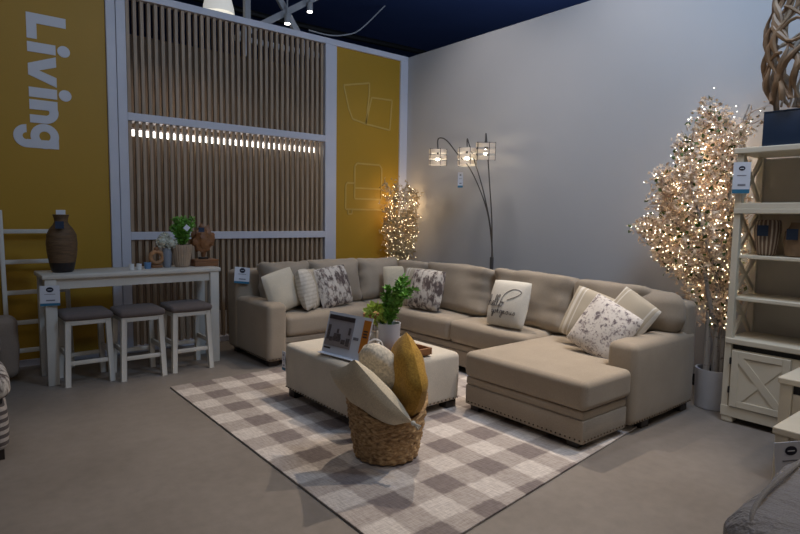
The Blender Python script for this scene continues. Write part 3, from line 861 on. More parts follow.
def make_stool():
    S = thing('counter_stool', 'counter stool nearest the price tag under the table, first from the left', 'stool', (0, 0, 0), 0, 'stools under the counter table')
    MB().cush(-.188, .188, -.19, .19, .545, .603, .028, (.004, .004, .014), .002, 6).build('seat', 'seat_grey', S)
    MB().box(-.17, .17, -.17, .17, .505, .547, .004).build('apron', 'white_wood', S)
    for sx in (-1, 1):
        for sy in (-1, 1):
            MB().bar((sx * .150, sy * .15, .53), (sx * .168, sy * .175, 0), .042, .042, .003).build('leg', 'white_wood', S)
    for (a, b) in (((-.16, -.168, .19), (.16, -.168, .19)), ((-.16, .168, .19), (.16, .168, .19)), ((-.16, -.165, .26), (-.16, .165, .26)), ((.16, -.165, .26), (.16, .165, .26))):
        MB().bar(a, b, .022, .034, .003).build('stretcher', 'white_wood', S)
    return S
st = make_stool(); st.location = (-4.19, -.775, 0)
dup(st, (-3.785, -.86, 0), 0, 'middle counter stool of the three under the counter table')
dup(st, (-3.355, -.845, 0), 0, 'counter stool nearest the sofa, under the right end of the table')

# ladder
Ld = thing('blanket_ladder', 'white blanket ladder leaning on the yellow wall behind the table', 'ladder', (-4.62, -.2, 0))
def lp(x, z): return (x, -.30 + .26 * z / 1.5, z)
for x in (-4.70, -4.215): MB().bar(lp(x, .0), lp(x, 1.44), .035, .045, .004).build('rail', 'white_wood', Ld, True)
for z in (.205, .45, .715, .985, 1.255): MB().bar(lp(-4.70, z), lp(-4.215, z), .028, .038, .004).build('rung', 'white_wood', Ld, True)

# ------------------------------------------------------------------ things on the counter table
TZ = .922
v = thing('jug_vase', 'tall brown woven clay vase with a dark base on the counter table', 'vase', (-4.315, -.62, TZ))
MB().lathe(dens([(.07, 0), (.085, .015), (.10, .085)], 3), seg=32).build('dark_base', 'dark_clay', v)
MB().lathe(dens([(.10, .085), (.112, .16), (.118, .24), (.112, .32), (.09, .37), (.062, .405), (.05, .43), (.052, .455), (.062, .49), (.055, .492), (.042, .43)], 5), seg=36,
           wob=lambda a, z: 1 + .008 * math.sin(z * 300)).build('vase_body', 'clay', v)
tg = tag(MB().box(-.032, .032, -.006, 0, -.06, 0, .001).build('navy_tag', 'navy_card', smooth=False, loc=(0, 0, 0)), 'small navy tag on the neck of the tall brown vase', 'tag', 'navy product tags')
tg.location = (-4.345, -.735, TZ + .435)
tg = tag(MB().box(-.035, .035, -.004, 0, 0, .055, .001).build('white_card', 'card', smooth=False), 'small white card standing in the mouth of the brown vase', 'card')
tg.location = (-4.315, -.62, TZ + .475)
for x, lab in ((-3.79, 'left small white votive cup near the middle of the counter table'), (-3.725, 'right small white votive cup near the middle of the counter table')):
    c = thing('votive_cup', lab, 'cup', (x, -.72, TZ), 0, 'white votive cups')
    MB().lathe([(.018, 0), (.022, .004), (.023, .055), (.020, .055), (.019, .012), (0.001, .012)], seg=18).build('cup_body', 'white', c)
    MB().lathe([(.013, .012), (.013, .03), (.001, .03)], seg=14).build('wax', 'white', c)
c = thing('blue_cup', 'small light blue cup beside the ring sculpture on the table', 'cup', (-3.635, -.66, TZ))
MB().lathe([(.024, 0), (.028, .005), (.032, .058), (.028, .058), (.024, .01), (.001, .008)], seg=22).build('cup_body', 'blue_pot', c)
c = thing('ring_sculpture', 'small brown wooden ring sculpture on the counter table', 'sculpture', (-3.535, -.60, TZ))
MB().box(-.045, .045, -.03, .03, 0, .025, .004).build('plinth', 'wood', c)
MB().tube(ring((0, 0, .10), .055, Matrix.Identity(3)), .02, 10).build('carved_ring', 'wood_light', c)
MB().ball((0, 0, .175), .024, 2).build('knob', 'wood', c)
v = thing('grey_vase', 'slim blue-grey vase of white hydrangeas left of the ribbed pot', 'vase', (-3.44, -.60, TZ))
MB().lathe([(.03, 0), (.036, .01), (.045, .12), (.04, .19), (.035, .19), (.038, .12), (.03, .015), (.001, .012)], seg=26).build('vase_body', 'grey_pot', v)
h = thing('hydrangea', 'off-white hydrangea bloom in the slim blue-grey vase', 'flowers', (-3.44, -.60, TZ + .19))
m = MB()
for c in ((-.045, -.02, .055), (.03, -.03, .04), (-.01, .03, .085)):
    for k in range(90):
        d = Vector((rng.gauss(0, 1), rng.gauss(0, 1), rng.gauss(0, 1))).normalized(); p = Vector(c) + d * .042
        leafq(m, p, d + Vector((rng.uniform(-.6, .6), rng.uniform(-.6, .6), rng.uniform(-.6, .6))), .022, .012)
    m.ball(c, .04, 2)
m.build('bloom', 'hydrangea', h, smooth=False)
MB().tube([(0, 0, -.16), (0, 0, .05)], .005, 6).build('stem', 'leaf', h)
g = thing('potted_plant', 'bushy green plant in a pale brown ribbed pot on the counter table', 'potted plant', (-3.305, -.62, TZ))
MB().lathe(dens([(.06, 0), (.068, .01), (.082, .12), (.09, .20), (.086, .215), (.078, .215), (.07, .12), (.05, .02)], 3), seg=96,
           wob=lambda a, z: 1 + .035 * math.sin(a * 22)).build('pot', 'ribbed', g)
ml = MB(); m = MB()
for k in range(26):
    a = rng.uniform(0, 2 * PI); r = rng.uniform(.02, .11); top = Vector((r * math.cos(a), r * .8 * math.sin(a), rng.uniform(.12, .33)))
    pts = spline([(0, 0, 0), top * .5 + Vector((0, 0, .03)), top], 5); m.tube(pts, .003, 5)
    for p in pts[3:]:
        for _ in range(5): leafq(ml, p, (rng.uniform(-1, 1), rng.uniform(-1, 1), rng.uniform(-.2, 1)), rng.uniform(.03, .06), .012)
for mm in (m, ml):
    for q_ in mm.bm.verts: q_.co.z += .17
m.build('stem', 'leaf_dark', g); ml.build('foliage', 'leaf', g, smooth=False)
tg = tag(MB().box(-.024, .024, -.003, 0, -.024, .024).build('white_tag', 'card', smooth=False), 'small white diamond tag stuck in the bushy green plant', 'tag')
tg.location = (-3.30, -.75, TZ + .38); tg.rotation_euler = (0, R(40), 0)
b = thing('wooden_box', 'flat reddish brown wooden box at the right end of the counter table', 'box', (-3.085, -.60, TZ))
MB().box(-.115, .115, -.08, .08, 0, .05, .004).build('box_body', 'wood', b)
MB().box(-.12, .12, -.085, .085, .05, .068, .004).build('lid', 'wood', b)
b = thing('wood_sculpture', 'rough brown root-wood sculpture standing on the flat wooden box', 'sculpture', (-3.09, -.60, TZ + .068))
MB().box(-.04, .04, -.03, .03, 0, .02, .004).build('plinth', 'dark_leg', b)
m = MB(); q = bmesh.ops.create_icosphere(m.bm, subdivisions=4, radius=.105)
for w in q['verts']:
    d = w.co.normalized(); f = 1 + .35 * noise.noise(d * 2.2) + .22 * noise.noise(d * 5.5 + Vector((3, 1, 2)))
    w.co = Vector((d.x * .105 * f, d.y * .06 * f, d.z * .125 * f + .20))
m.tube([(0, 0, .015), (.01, 0, .1)], [.018, .03], 8)
m.build('carved_root', 'wood', b)
tg = tag(MB().box(-.028, .028, -.006, 0, -.022, .022).build('navy_tag', 'navy_card', smooth=False), 'small navy tag on the rough root-wood sculpture', 'tag', 'navy product tags')
tg.location = (-3.145, -.705, TZ + .36)

# ------------------------------------------------------------------ floor lamp
L = thing('arc_floor_lamp', 'three-arm arc floor lamp with slatted white drum shades behind the sofa', 'floor lamp', (-.30, -1.905, 0))
MB().lathe([(.15, 0), (.15, .02), (.145, .028), (.02, .03)], seg=36).build('base', 'lamp_metal', L)
MB().tube([(0, 0, .028), (0, .005, 1.0)], .022, 12).build('pole', 'lamp_metal', L)
arms = [
    [(0, 0, .98), (0, .02, 1.2), (-.01, .08, 1.5), (-.03, .20, 1.78), (-.04, .36, 2.02), (-.05, .54, 2.18), (-.05, .70, 2.33), (-.05, .80, 2.385), (-.05, .88, 2.38), (-.05, .88, 2.28)],
    [(.01, 0, .98), (0, .03, 1.3), (-.02, .10, 1.62), (-.03, .22, 1.95), (-.05, .34, 2.24), (-.05, .385, 2.34), (-.05, .385, 2.25)],
    [(-.01, -.005, .98), (-.01, .01, 1.4), (-.03, .04, 1.8), (-.05, .06, 2.1), (-.05, .09, 2.32), (-.05, .10, 2.37), (-.05, .10, 2.27)]]
tops = [((-.05, .88, 2.165), 0, 0), ((-.05, .385, 2.135), R(-4), R(3)), ((-.05, .10, 2.18), R(5), R(-4))]
for a in arms: MB().tube(spline(a, 6), .0072, 8).build('arm', 'lamp_metal', L)
for (c, ra, rb) in tops:
    rot = (Matrix.Rotation(ra, 4, 'X') @ Matrix.Rotation(rb, 4, 'Y')); X = Matrix.Translation(c) @ rot
    sh = MB()
    for z in (-.095, -.025, .045): sh.lathe([(.108, z), (.108, z + .043), (.105, z + .043), (.105, z), (.108, z)], seg=32, cap=False)
    sh = sh.xf(X).build('lamp_shade', 'shade', L)
    fr = MB()
    for k in range(5):
        a = k * 2 * PI / 5 + .5; fr.tube([(.110 * math.cos(a), .110 * math.sin(a), -.105), (.110 * math.cos(a), .110 * math.sin(a), .1)], .004, 6)
        fr.tube([(0, 0, .095), (.110 * math.cos(a), .110 * math.sin(a), .095)], .0025, 5)
    fr.xf(X).build('shade_frame', 'lamp_metal', sh)
    MB().tube([(0, 0, .11), (0, 0, .03)], .014, 10).xf(X).build('socket', 'lamp_metal', sh)
    MB().ball((0, 0, -.01), .026, 2, (1, 1, 1.25)).xf(X).build('bulb', 'bulb', sh)

# ------------------------------------------------------------------ bookcase
bx0, bx1, by0, by1 = -.77, -.36, -5.50, -4.57
Bk = thing('bookcase', 'tall cream bookcase with X-braced sides against the grey wall', 'bookcase', (-.565, -5.03, 0))
K = lambda mb, n, mat='cream_wood': mb.build(n, mat, Bk, True, False)
PZ = 1.955
for y in (by1 - .02, by0 + .02):
    for x in (bx0 + .025, bx1 - .02):
        K(MB().box(x - .025, x + .025, y - .022, y + .022, .05, PZ - .04, .003), 'stile')
    for (z0, z1) in ((1.60, 1.90), (1.24, 1.50), (.94, 1.18), (.62, .90)):
        K(MB().bar((bx0 + .05, y, z0), (bx1 - .04, y, z1), .03, .022, up=(0, 1, 0)).bar((bx0 + .05, y, z1), (bx1 - .04, y, z0), .03, .020, up=(0, 1, 0)), 'side_brace')
K(MB().box(bx0 - .02, bx1, by0 - .02, by1 + .02, PZ - .04, PZ, .006), 'top_panel')
K(MB().box(bx0 - .012, bx1, by0, by1, 1.50, 1.535, .004).box(bx0 - .004, bx1, by0, by1, 1.535, 1.575, .004), 'shelf')
for z in (1.21, .91): K(MB().box(bx0 + .03, bx1, by0, by1 - .01, z - .025, z, .004), 'shelf')
K(MB().box(bx0 - .01, bx1, by0, by1, .575, .615, .006), 'cabinet_top')
K(MB().box(bx1 - .012, bx1, by0, by1, .1, PZ - .05), 'back_panel', 'back_board')
g = K(MB().lathe([(.03, 0), (.03, .006), (.022, .008), (.0, .008)], seg=20).xf(Matrix.Translation((bx1 - .012, -4.99, .74)) @ Matrix.Rotation(R(-90), 4, 'Y')), 'cable_grommet', 'black')
K(MB().box(bx0 + .012, bx1, by0 + .01, by1 - .01, .08, .535), 'cabinet_body')
K(MB().box(bx0 + .03, bx1, by0 + .02, by1 - .02, .535, .575), 'shadow_gap', 'black')
K(MB().box(bx0 - .004, bx0 + .03, by0 - .002, by1 + .0035, .045, .121, .003), 'bottom_rail')
for y in (by0 + .04, by1 - .04):
    for x in (bx0 + .04, bx1 - .05): K(MB().box(x - .04, x + .04, y - .04, y + .04, 0, .055, .012), 'foot')
for (ya, yb) in ((-4.99, -4.62), (-5.45, -5.08)):
    d = K(MB().box(bx0 - .006, bx0 + .012, ya + .045, yb - .045, .17, .48), 'door')
    f = MB().box(bx0 - .014, bx0 + .008, ya + .004, ya + .05, .125, .53, .003).box(bx0 - .014, bx0 + .008, yb - .05, yb - .004, .125, .53, .003)
    f.box(bx0 - .0135, bx0 + .008, ya + .05, yb - .05, .125, .172, .003).box(bx0 - .0135, bx0 + .008, ya + .05, yb - .05, .483, .53, .003)
    f.build('door_frame', 'cream_wood', d, True, False)
    MB().bar((bx0 - .005, ya + .05, .172), (bx0 - .008, yb - .05, .483), .05, .012, up=(1, 0, 0))  .bar((bx0 - .0045, ya + .05, .483), (bx0 - .0075, yb - .05, .172), .05, .010, up=(1, 0, 0)).build('cross_brace', 'cream_wood', d, True, False)
    for z in (.22, .43): MB().box(bx0 - .018, bx0, yb - .004, yb + .008, z, z + .045).build('hinge', 'black', d, True, False)
v = thing('striped_vase', 'brown and cream striped vase on the bookcase shelf by the lit tree', 'vase', (-.60, -4.735, 1.21))
MB().lathe(dens([(.05, 0), (.062, .01), (.075, .1), (.082, .18), (.078, .235), (.07, .25), (.06, .25), (.06, .1), (.04, .02)], 3), seg=60, wob=lambda a, z: 1 + .02 * math.sin(a * 18)).build('vase_body', None or 'stripe', v)
def vase_stripe():
    m, nt, b = new_mat('radial brown cream stripe'); b.inputs['Roughness'].default_value = .7
    s = nt.nodes.new('ShaderNodeSeparateXYZ'); nt.links.new(coords(nt), s.inputs[0])
    a = math_node(nt, 'ARCTAN2', s.outputs[1], s.outputs[0]); x = math_node(nt, 'FRACT', math_node(nt, 'MULTIPLY', a, 18 / (2 * PI)))
    nt.links.new(mixc(nt, math_node(nt, 'LESS_THAN', x, .6), (.50, .42, .33), (.16, .10, .07)), b.inputs['Base Color']); return m
v.children[0].data.materials[0] = vase_stripe()
w = thing('brown_vase', 'brown ceramic vase at the right on the bookcase shelf', 'vase', (-.60, -4.925, 1.21))
MB().lathe(dens([(.06, 0), (.075, .01), (.088, .1), (.08, .17), (.055, .21), (.05, .235), (.042, .235), (.05, .1), (.03, .02)], 3), seg=40, wob=lambda a, z: 1 + .012 * math.sin(z * 160)).build('vase_body', 'driftwood', w)
for (x, y, z, lab) in ((-.695, -4.735, 1.40, 'navy tag on the striped vase on the bookcase'), (-.700, -4.915, 1.38, 'navy tag on the brown vase on the bookcase')):
    tg = tag(MB().box(-.033, .033, -.006, 0, -.052, .022).build('navy_tag', 'navy_card', smooth=False), lab, 'tag', 'navy product tags')
    tg.location = (x, y, z); tg.rotation_euler = (0, 0, R(-85))
nb = thing('navy_box', 'dark navy box plinth on top of the tall bookcase', 'box', (-.60, -4.955, PZ))
MB().box(-.14, .14, -.25, .25, 0, .225, .004).build('box_body', 'navy_card', nb)
MB().box(-.142, .142, -.252, .252, .225, .236, .003).build('lid', 'navy_card', nb)
dw = thing('driftwood_lantern', 'open woven driftwood lantern standing on the navy box', 'sculpture', (-.60, -4.90, PZ + .236))
m = MB(); r2 = random.Random(3)
def rad(z): return .17 + .075 * math.sin(min(1, max(0, z / .85)) * PI) ** .8
for k in range(30):
    a = k * 2 * PI / 30 + r2.uniform(-.15, .15); sgn = 1 if k % 2 else -1; tw = r2.uniform(.2, 1.3) * sgn; ph = r2.uniform(0, 6)
    pts = []
    for i in range(22):
        z = .06 + i * .82 / 21; aa = a + tw * i / 21 + .18 * math.sin(i * .55 + ph); rr = rad(z) * (1 + .06 * math.sin(i * .8 + ph))
        pts.append((rr * math.cos(aa), rr * math.sin(aa), z))
    m.tube(pts, [.014 + .007 * math.sin(i * .9 + ph) for i in range(22)], 7)
for k in range(18):
    a = r2.uniform(0, 6.28); z = r2.uniform(.1, .8); pts = []
    for i in range(9):
        aa = a + i * .16; zz = z + .05 * math.sin(i * .7 + k); pts.append((rad(zz) * math.cos(aa), rad(zz) * math.sin(aa), zz))
    m.tube(pts, .011, 6)
m.build('woven_branches', 'driftwood', dw)
for k in range(4):
    a = k * PI / 2 + R(20); MB().tube([(.17 * math.cos(a), .17 * math.sin(a), .10), (.155 * math.cos(a), .155 * math.sin(a), 0)], [.02, .018], 8).build('leg', 'driftwood', dw)

# ------------------------------------------------------------------ nesting tables at the right
def end_table(name, label, x0, x1, y0, y1, h, drawer):
    t = thing(name, label, 'table', ((x0 + x1) / 2, (y0 + y1) / 2, 0), 0, 'cream end tables at right')
    A = lambda mb, n, mat='cream_wood': mb.build(n, mat, t, True, False)
    A(MB().box(x0, x1, y0, y1, h - .035, h, .006), 'table_top')
    for x in (x0 + .04, x1 - .04):
        for y in (y0 + .04, y1 - .04): A(MB().box(x - .03, x + .03, y - .03, y + .03, 0, h - .035, .004), 'leg')
    if drawer:
        A(MB().box(x0 + .02, x0 + .04, y0 + .07, y1 - .07, h - .21, h - .085, .003), 'drawer_front')
        A(MB().box(x0 + .03, x0 + .045, y0 + .07, y1 - .07, h - .085, h - .035), 'shadow_gap', 'black')
        A(MB().box(x0 + .045, x1 - .05, y1 - .05, y1 - .03, h - .21, h - .035), 'apron')
    else:
        A(MB().box(x0 + .05, x1 - .05, y1 - .05, y1 - .03, h - .09, h - .035), 'apron')
        A(MB().box(x0 + .03, x0 + .05, y0 + .07, y1 - .07, h - .075, h - .035), 'apron')
    A(MB().box(x0 + .03, x1 - .03, y0 + .03, y1 - .03, .10, .125, .003), 'shelf')
    return t
end_table('end_table', 'taller cream end table with a drawer in front of the bookcase', -1.60, -1.08, -5.70, -5.165, .60, True)
end_table('side_table', 'lower cream table with an open shelf beside the grey armchair', -2.02, -1.62, -5.86, -5.285, .45, False)
c = thing('black_bowl', 'black decorative bowl on the shelf of the lower cream table', 'bowl', (-1.83, -5.48, .125))
MB().lathe([(.04, 0), (.05, .006), (.04, .03), (.10, .10), (.135, .17), (.125, .17), (.09, .10), (.03, .045), (.001, .04)], seg=30).build('bowl_body', 'black', c)
MB().ball((0, 0, .16), .075, 2).build('orb', 'black', c)

# ------------------------------------------------------------------ grey armchair at lower right
A = thing('grey_armchair', 'grey upholstered armchair with piped arm at the lower right corner', 'armchair', (-2.9, -6.1, 0))
Q = lambda mb, n, mat='grey_up': mb.build(n, mat, A, True)
Q(MB().cush(-3.74, -2.2, -6.02, -5.715, .08, .765, .06, (.02, .02, .02), .024, 26, seed=4), 'arm')
Q(MB().cush(-3.50, -2.2, -6.9, -6.03, .08, .30, .03, n=4), 'base')
Q(MB().cush(-3.58, -2.45, -6.88, -6.03, .31, .48, .06, (.01, .01, .02), .006, 10, seed=5), 'seat_cushion')
Q(MB().cush(-2.45, -2.15, -6.95, -5.8, .08, .90, .08, (.02, .0, .02), .006, 10, seed=6), 'back')
Q(MB().cush(-3.66, -2.2, -7.16, -6.90, .08, .70, .07, (.02, .02, .02), .008, 10, seed=7), 'arm')
m = MB(); pts = [(-2.25, -5.76, .772), (-2.9, -5.755, .780), (-3.45, -5.755, .780), (-3.66, -5.765, .772), (-3.73, -5.78, .73), (-3.75, -5.80, .6), (-3.752, -5.81, .3), (-3.75, -5.81, .1)]
m.tube(spline(pts, 5), .0065, 8); Q(m, 'piping', 'piping')
for x in (-3.55, -2.3):
    for y in (-5.83, -7.05): Q(MB().box(x - .03, x + .03, y - .03, y + .03, 0, .085), 'leg', 'dark_leg')

# ------------------------------------------------------------------ left edge: armchair and patterned pouf
A = thing('slipcovered_armchair', 'brown beige slipcovered armchair cut by the left edge beside the ladder', 'armchair', (-5.2, -.6, 0))
Q = lambda mb, n, mat='slip': mb.build(n, mat, A, True)
Q(MB().cush(-5.50, -4.655, -.575, -.40, .04, .56, .06, (.015, .01, .01), .006, 8, seed=2), 'arm')
Q(MB().cush(-5.50, -4.80, -.80, -.58, .06, .30, .03, n=4), 'base')
Q(MB().cush(-5.50, -4.79, -.82, -.58, .30, .45, .05, (.01, .01, .02), .005, 8), 'seat_cushion')
Q(MB().cush(-5.75, -5.51, -.82, -.40, .06, .86, .07, (.0, .02, .02), .006, 8), 'back')
for x in (-5.66, -4.85):
    for y in (-.75, -.46): Q(MB().box(x - .025, x + .025, y - .025, y + .025, 0, .07), 'leg', 'dark_leg')
P = thing('patterned_pouf', 'dark chevron patterned pouf with a lid cushion cut by the left edge', 'pouf', (-5.12, -2.05, 0))
Q = lambda mb, n, mat='pouf': mb.build(n, mat, P, True)
Q(MB().cush(-5.40, -4.88, -2.33, -1.80, .05, .34, .05, (.02, .02, 0), .004, 8), 'pouf_body')
Q(MB().cush(-5.40, -4.86, -2.34, -1.79, .365, .50, .05, (.01, .01, .02), .004, 8), 'lid_cushion', 'bark')
Q(MB().box(-5.38, -4.90, -2.31, -1.82, .335, .37, .004), 'seam_band', 'black')
for x in (-5.34, -4.93):
    for y in (-2.27, -1.86): Q(MB().box(x - .03, x + .03, y - .03, y + .03, 0, .06), 'foot', 'dark_leg')

# ------------------------------------------------------------------ lit trees
def blossom(mb, p, r):
    d = Vector((rng.gauss(0, 1), rng.gauss(0, 1), rng.gauss(0, 1))).normalized(); u = d.orthogonal().normalized(); w = d.cross(u)
    c = mb.bm.verts.new(p); n = 5
    rim = []
    for k in range(n * 2):
        a = k * PI / n; q = r if k % 2 else r * .45
        rim.append(mb.bm.verts.new(Vector(p) + (u * math.cos(a) + w * math.sin(a)) * q + d * r * .35))
    for k in range(n * 2): mb.bm.faces.new((c, rim[k], rim[(k + 1) % (n * 2)]))
def branchset(base, mids, n_tw, spread, trunk, m, ok, mt=None):
    """twigs growing off limbs; returns points along every twig"""
    out = []
    for limb in mids:
        pts = spline(limb, 6); k = len(pts)
        m.tube([p for p in pts], [trunk * (1 - .85 * i / (k - 1)) for i in range(k)], 7)
        for i in range(3, k):
            for _ in range(n_tw):
                d = Vector((rng.gauss(0, 1), rng.gauss(0, 1), rng.gauss(.35, .8))).normalized()
                Lw = spread * rng.uniform(.35, 1) * (1.15 - .6 * i / k)
                p0 = pts[i]; p1 = p0 + d * Lw * .5 + Vector((rng.uniform(-.02, .02), rng.uniform(-.02, .02), .02)); p2 = p0 + d * Lw + Vector((0, 0, .04))
                if not (ok(p1) and ok(p2)): continue
                (mt or m).tube([p0, p1, p2], [.004, .003, .0015], 4)
                for s in range(7):
                    t = (s + 1) / 7; out.append((p0.lerp(p1, t * 2) if t < .5 else p1.lerp(p2, t * 2 - 1)))
    return out

# tall blossom tree by the bookcase
tx, ty = -.49, -4.40
tr = thing('blossom_tree', 'tall pink blossom tree in a white pot, wrapped in warm fairy lights by the bookcase', 'tree', (tx, ty, 0))
MB().lathe([(.122, 0), (.128, .006), (.136, .29), (.136, .305), (.124, .305), (.120, .26), (.001, .26)], seg=40).build('pot', 'white_pot', tr)
MB().lathe([(.113, .262), (.113, .275), (.001, .28)], seg=30).build('soil', 'dark_clay', tr)
m = MB(); mt = MB()
def okR(p):
    if p.x > -.045: return False
    if p.y < -4.535 and p.z < 1.98: return False
    if p.y < -4.70: return False
    if p.z < .98 and p.x < -.58 and p.y > -4.36: return False
    if p.z < .75 and abs(p.y - ty) > .16: return False
    if p.z < .62: return False
    if p.x < -.95: return False
    if p.x < -.58 and p.z < 1.04: return False
    if p.z > 1.5 and abs(p.y - (ty + .15)) > .56 - .56 * (p.z - 1.5) and not (p.z < 2.32 and abs(p.y + 4.50 + .5 * (p.z - 2.1)) < .05): return False
    if p.z > 2.4: return False
    return True
limbs = [
    [(tx + .04, ty - .03, .28), (tx + .05, ty - .03, .7), (tx + .03, ty - .05, 1.1), (tx + .06, ty - .03, 1.5)],
    [(tx - .03, ty + .05, .28), (tx - .03, ty + .06, .7), (tx - .02, ty + .12, 1.2), (tx + .02, ty + .25, 1.6), (tx + .02, ty + .30, 1.9)],
    [(tx, ty, .28), (tx + .01, ty + .01, .75), (tx + .02, ty + .03, 1.2), (tx, ty + .10, 1.7), (tx, ty + .12, 2.05), (tx, ty + .15, 2.30)],
    [(tx, ty, .7), (tx + .03, ty + .10, 1.0), (tx + .05, ty + .28, 1.30), (tx, ty + .45, 1.55), (tx - .02, ty + .52, 1.85)],
    [(tx, ty, .75), (tx - .02, ty + .14, 1.0), (tx + .05, ty + .40, 1.15), (tx + .1, ty + .58, 1.28), (tx + .1, ty + .66, 1.38)],
    [(tx, ty, .85), (tx - .08, ty + .02, 1.1), (tx - .18, ty + .08, 1.4), (tx - .22, ty + .16, 1.7), (tx - .2, ty + .20, 2.0)],
    [(tx, ty, .9), (tx + .12, ty + .03, 1.2), (tx + .15, ty + .12, 1.55), (tx + .14, ty + .26, 1.85), (tx + .12, ty + .34, 2.1)],
    [(tx, ty, 1.2), (tx + .02, ty - .02, 1.6), (tx, ty - .04, 1.9), (tx, ty - .06, 2.10), (tx, ty - .12, 2.30)],
    [(tx, ty, .65), (tx + .10, ty + .08, .85), (tx + .16, ty + .25, 1.0), (tx + .18, ty + .42, 1.05), (tx + .2, ty + .52, 1.08)],
    [(tx, ty, .70), (tx + .08, ty + .03, .9), (tx + .2, ty + .02, 1.2), (tx + .22, ty + .0, 1.5)],
    [(tx, ty, .62), (tx - .05, ty + .04, .8), (tx - .1, ty + .1, 1.1), (tx - .1, ty + .3, 1.4), (tx - .1, ty + .38, 1.7)],
]
pts = branchset(None, limbs, 8, .30, .024, m, okR, mt)
m.build('trunk', 'birch', tr, True); mt.build('twig', 'pale_twig', tr, True)['kind'] = 'stuff'
mb, ml, mf, mc = MB(), MB(), MB(), MB()
for p in pts:
    q = p + Vector((rng.gauss(0, .025), rng.gauss(0, .025), rng.gauss(0, .025)))
    if not okR(q): continue
    x = rng.random()
    if x < .72: blossom(mb, q, rng.uniform(.014, .030))
    elif x < .82: leafq(ml, q, (rng.gauss(0, 1), rng.gauss(0, 1), rng.gauss(0, 1)), rng.uniform(.035, .055), .015)
for p in rng.sample(pts, min(len(pts), 1500)):
    q = p + Vector((rng.gauss(0, .03), rng.gauss(0, .03), rng.gauss(0, .03)))
    if rng.random() < .14: q += Vector((rng.uniform(-.05, .0), rng.gauss(.02, .06), rng.gauss(.02, .06)))
    if okR(q) or (-.6 < q.x < -.05 and q.y > -4.5 and q.z > 1.0): (mc if q.z > 1.85 or q.y > ty + .5 or rng.random() < .3 else mf).ball(q, rng.uniform(.002, .0038), 1)
mb.build('blossom', 'blossom', tr, True, False)['kind'] = 'stuff'
ml.build('leaf', 'leaf_dark', tr, True, False)['kind'] = 'stuff'
mf.build('fairy_light', 'fairy', tr, True)['kind'] = 'stuff'
mc.build('white_fairy_light', 'fairy_cool', tr, True)['kind'] = 'stuff'

pl = thing('tall_planter', 'tall pale planter standing behind the blossom tree pot', 'planter', (-.165, -4.30, 0))
MB().lathe([(.08, 0), (.085, .006), (.095, .60), (.095, .63), (.085, .63), (.082, .57), (.001, .57)], seg=36).build('planter_body', 'white_pot', pl)
MB().lathe([(.081, .572), (.081, .58), (.001, .585)], seg=26).build('soil', 'dark_clay', pl)

# dried twig tree in the corner
cx, cy = -.33, -.31
tr = thing('twig_tree', 'lit dried twig tree with warm fairy lights in the wall corner', 'tree', (cx, cy, 0))
MB().lathe([(.10, 0), (.105, .006), (.12, .30), (.108, .30), (.1, .25), (.001, .25)], seg=30).build('pot', 'white_pot', tr)
def okC(p):
    return p.x < -.085 and p.y < -.06 and (p.z > .95 or (p.x > -.46 and p.y > -.42))
m = MB(); limbs = []
for k in range(13):
    a = k * 2 * PI / 13 + rng.uniform(-.2, .2); r = rng.uniform(.08, .30); h = rng.uniform(1.5, 2.0) - r * .8
    limbs.append([(cx, cy, .26), (cx + .3 * r * math.cos(a), cy + .3 * r * math.sin(a), .8), (cx + .75 * r * math.cos(a), cy + .75 * r * math.sin(a), 1.2), (cx + r * math.cos(a), cy + r * math.sin(a), h)])
pts = branchset(None, limbs, 5, .22, .008, m, okC)
m.build('twig', 'pampas', tr, True)
mb, mf = MB(), MB()
for p in pts:
    q = p + Vector((rng.gauss(0, .012), rng.gauss(0, .012), rng.gauss(0, .012)))
    if okC(q) and rng.random() < .8: leafq(mb, q, (rng.gauss(0, 1), rng.gauss(0, 1), rng.gauss(.4, 1)), rng.uniform(.025, .055), .010)
for p in rng.sample(pts, min(len(pts), 520)):
    q = p + Vector((rng.gauss(0, .02), rng.gauss(0, .02), rng.gauss(0, .02)))
    if okC(q): mf.ball(q, rng.uniform(.002, .0036), 1)
mb.build('dried_leaf', 'pampas', tr, True, False)['kind'] = 'stuff'
mf.build('fairy_light', 'fairy', tr, True)['kind'] = 'stuff'

# ------------------------------------------------------------------ lights
def spot(name, loc, target, power, color, size, blend=.6, rad=.05):
    d = bpy.data.lights.new(name, 'SPOT'); d.energy = power; d.color = color; d.spot_size = R(size); d.spot_blend = blend; d.shadow_soft_size = rad
    o = bpy.data.objects.new(name, d); COL.objects.link(o); o.location = loc
    o.rotation_euler = (Vector(target) - Vector(loc)).to_track_quat('-Z', 'Y').to_euler(); return o
def area(name, loc, target, power, color, sx, sy):
    d = bpy.data.lights.new(name, 'AREA'); d.shape = 'RECTANGLE'; d.size = sx; d.size_y = sy; d.energy = power; d.color = color
    o = bpy.data.objects.new(name, d); COL.objects.link(o); o.location = loc
    o.rotation_euler = (Vector(target) - Vector(loc)).to_track_quat('-Z', 'Y').to_euler(); return o
def point(name, loc, power, color, rad):
    d = bpy.data.lights.new(name, 'POINT'); d.energy = power; d.color = color; d.shadow_soft_size = rad
    o = bpy.data.objects.new(name, d); COL.objects.link(o); o.location = loc; return o
WARM = (1, .84, .67)
spot('track_spot_ottoman', (-.95, -2.35, 4.4), (-2.6, -3.0, .4), 360, WARM, 58, .7, .035)
spot('track_spot_basket', (-1.05, -4.7, 4.4), (-2.9, -3.7, .2), 270, WARM, 60, .7, .035)
spot('track_spot_corner', (-1.5, -.5, 4.4), (-2.2, -1.8, .4), 70, WARM, 64, .8)
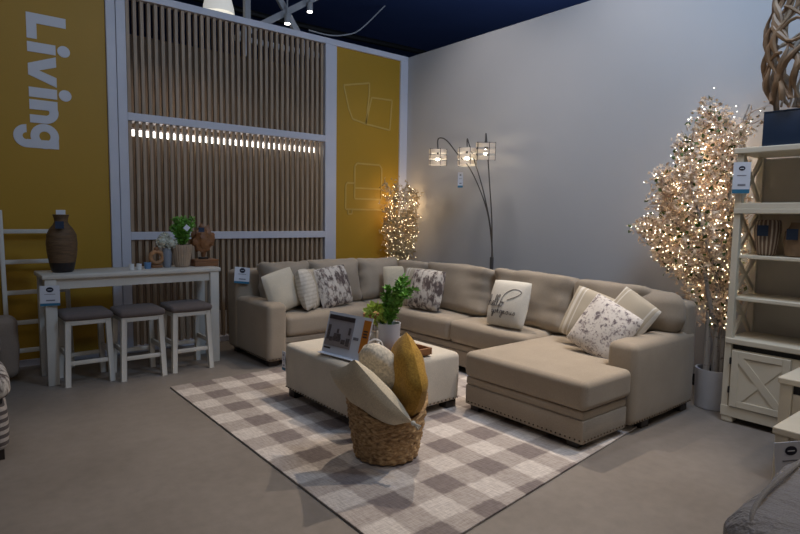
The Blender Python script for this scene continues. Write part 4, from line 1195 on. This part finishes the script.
spot('track_spot_bookcase', (-2.9, -4.6, 4.6), (-.8, -4.9, .7), 90, WARM, 55, .8)
spot('track_spot_aisle', (-2.2, -6.6, 4.6), (-2.4, -5.2, .0), 90, WARM, 60, .8)
area('highbay_cool', (-1.8, -5.6, 5.1), (-.0, -3.2, 3.2), 130, (.50, .71, 1.0), 1.2, 1.2)
spot('wall_fill_left', (-1.35, -1.7, 4.9), (0, -1.5, .5), 110, (1, .93, .91), 85, .9, .2)  # added pair of fills to lift the lower grey wall, no real fittings
spot('wall_fill_right', (-1.35, -3.4, 4.9), (0, -3.1, .5), 110, (1, .93, .91), 85, .9, .2)  # second added wall fill
area('fill_left', (-5.2, -2.8, 5.2), (-4.6, -1.0, 0), 26, (.80, .87, 1.0), 1.6, 1.6)  # broad fill light over the table side, not a fixture
area('fill_behind', (-4.6, -7.5, 5.2), (-3.0, -3.4, 0), 34, (1, .92, .84), 1.6, 1.6)  # soft fill from behind the camera, stands for no fixture
area('ceiling_fill', (2.0, -1.5, 3.6), (2.6, .5, 5.3), 26, (.75, .85, 1.0), 1.0, 2.0)  # added only to brighten the navy ceiling beyond the wall
for (z, y, p) in ((.95, -4.3, 7), (1.25, -4.2, 9), (1.6, -4.2, 8), (2.0, -4.25, 5)): point('fairy_glow_blossom', (-.42, y, z), p, (1, .80, .56), .12)
for (z, p) in ((1.2, 4), (1.6, 4)): point('fairy_glow_corner', (cx + .05, cy + .05, z), p, (1, .70, .38), .10)
area('light_behind_slats', (-2.46, 1.2, 3.2), (-2.46, 1.9, 1.0), 12, (1, .88, .75), 1.5, .3)

w = bpy.data.worlds.new('world'); scene.world = w; w.use_nodes = True
w.node_tree.nodes['Background'].inputs[0].default_value = (.75, .82, 1.0, 1)
w.node_tree.nodes['Background'].inputs[1].default_value = .07

scene.view_settings.view_transform = 'Standard'
try: scene.view_settings.look = 'None'
except Exception: pass
scene.view_settings.exposure = 0; scene.view_settings.gamma = 1; scene.view_settings.use_curve_mapping = False
scene.cycles.use_denoising = True
scene.cycles.sample_clamp_indirect = 4
scene.cycles.max_bounces = 6
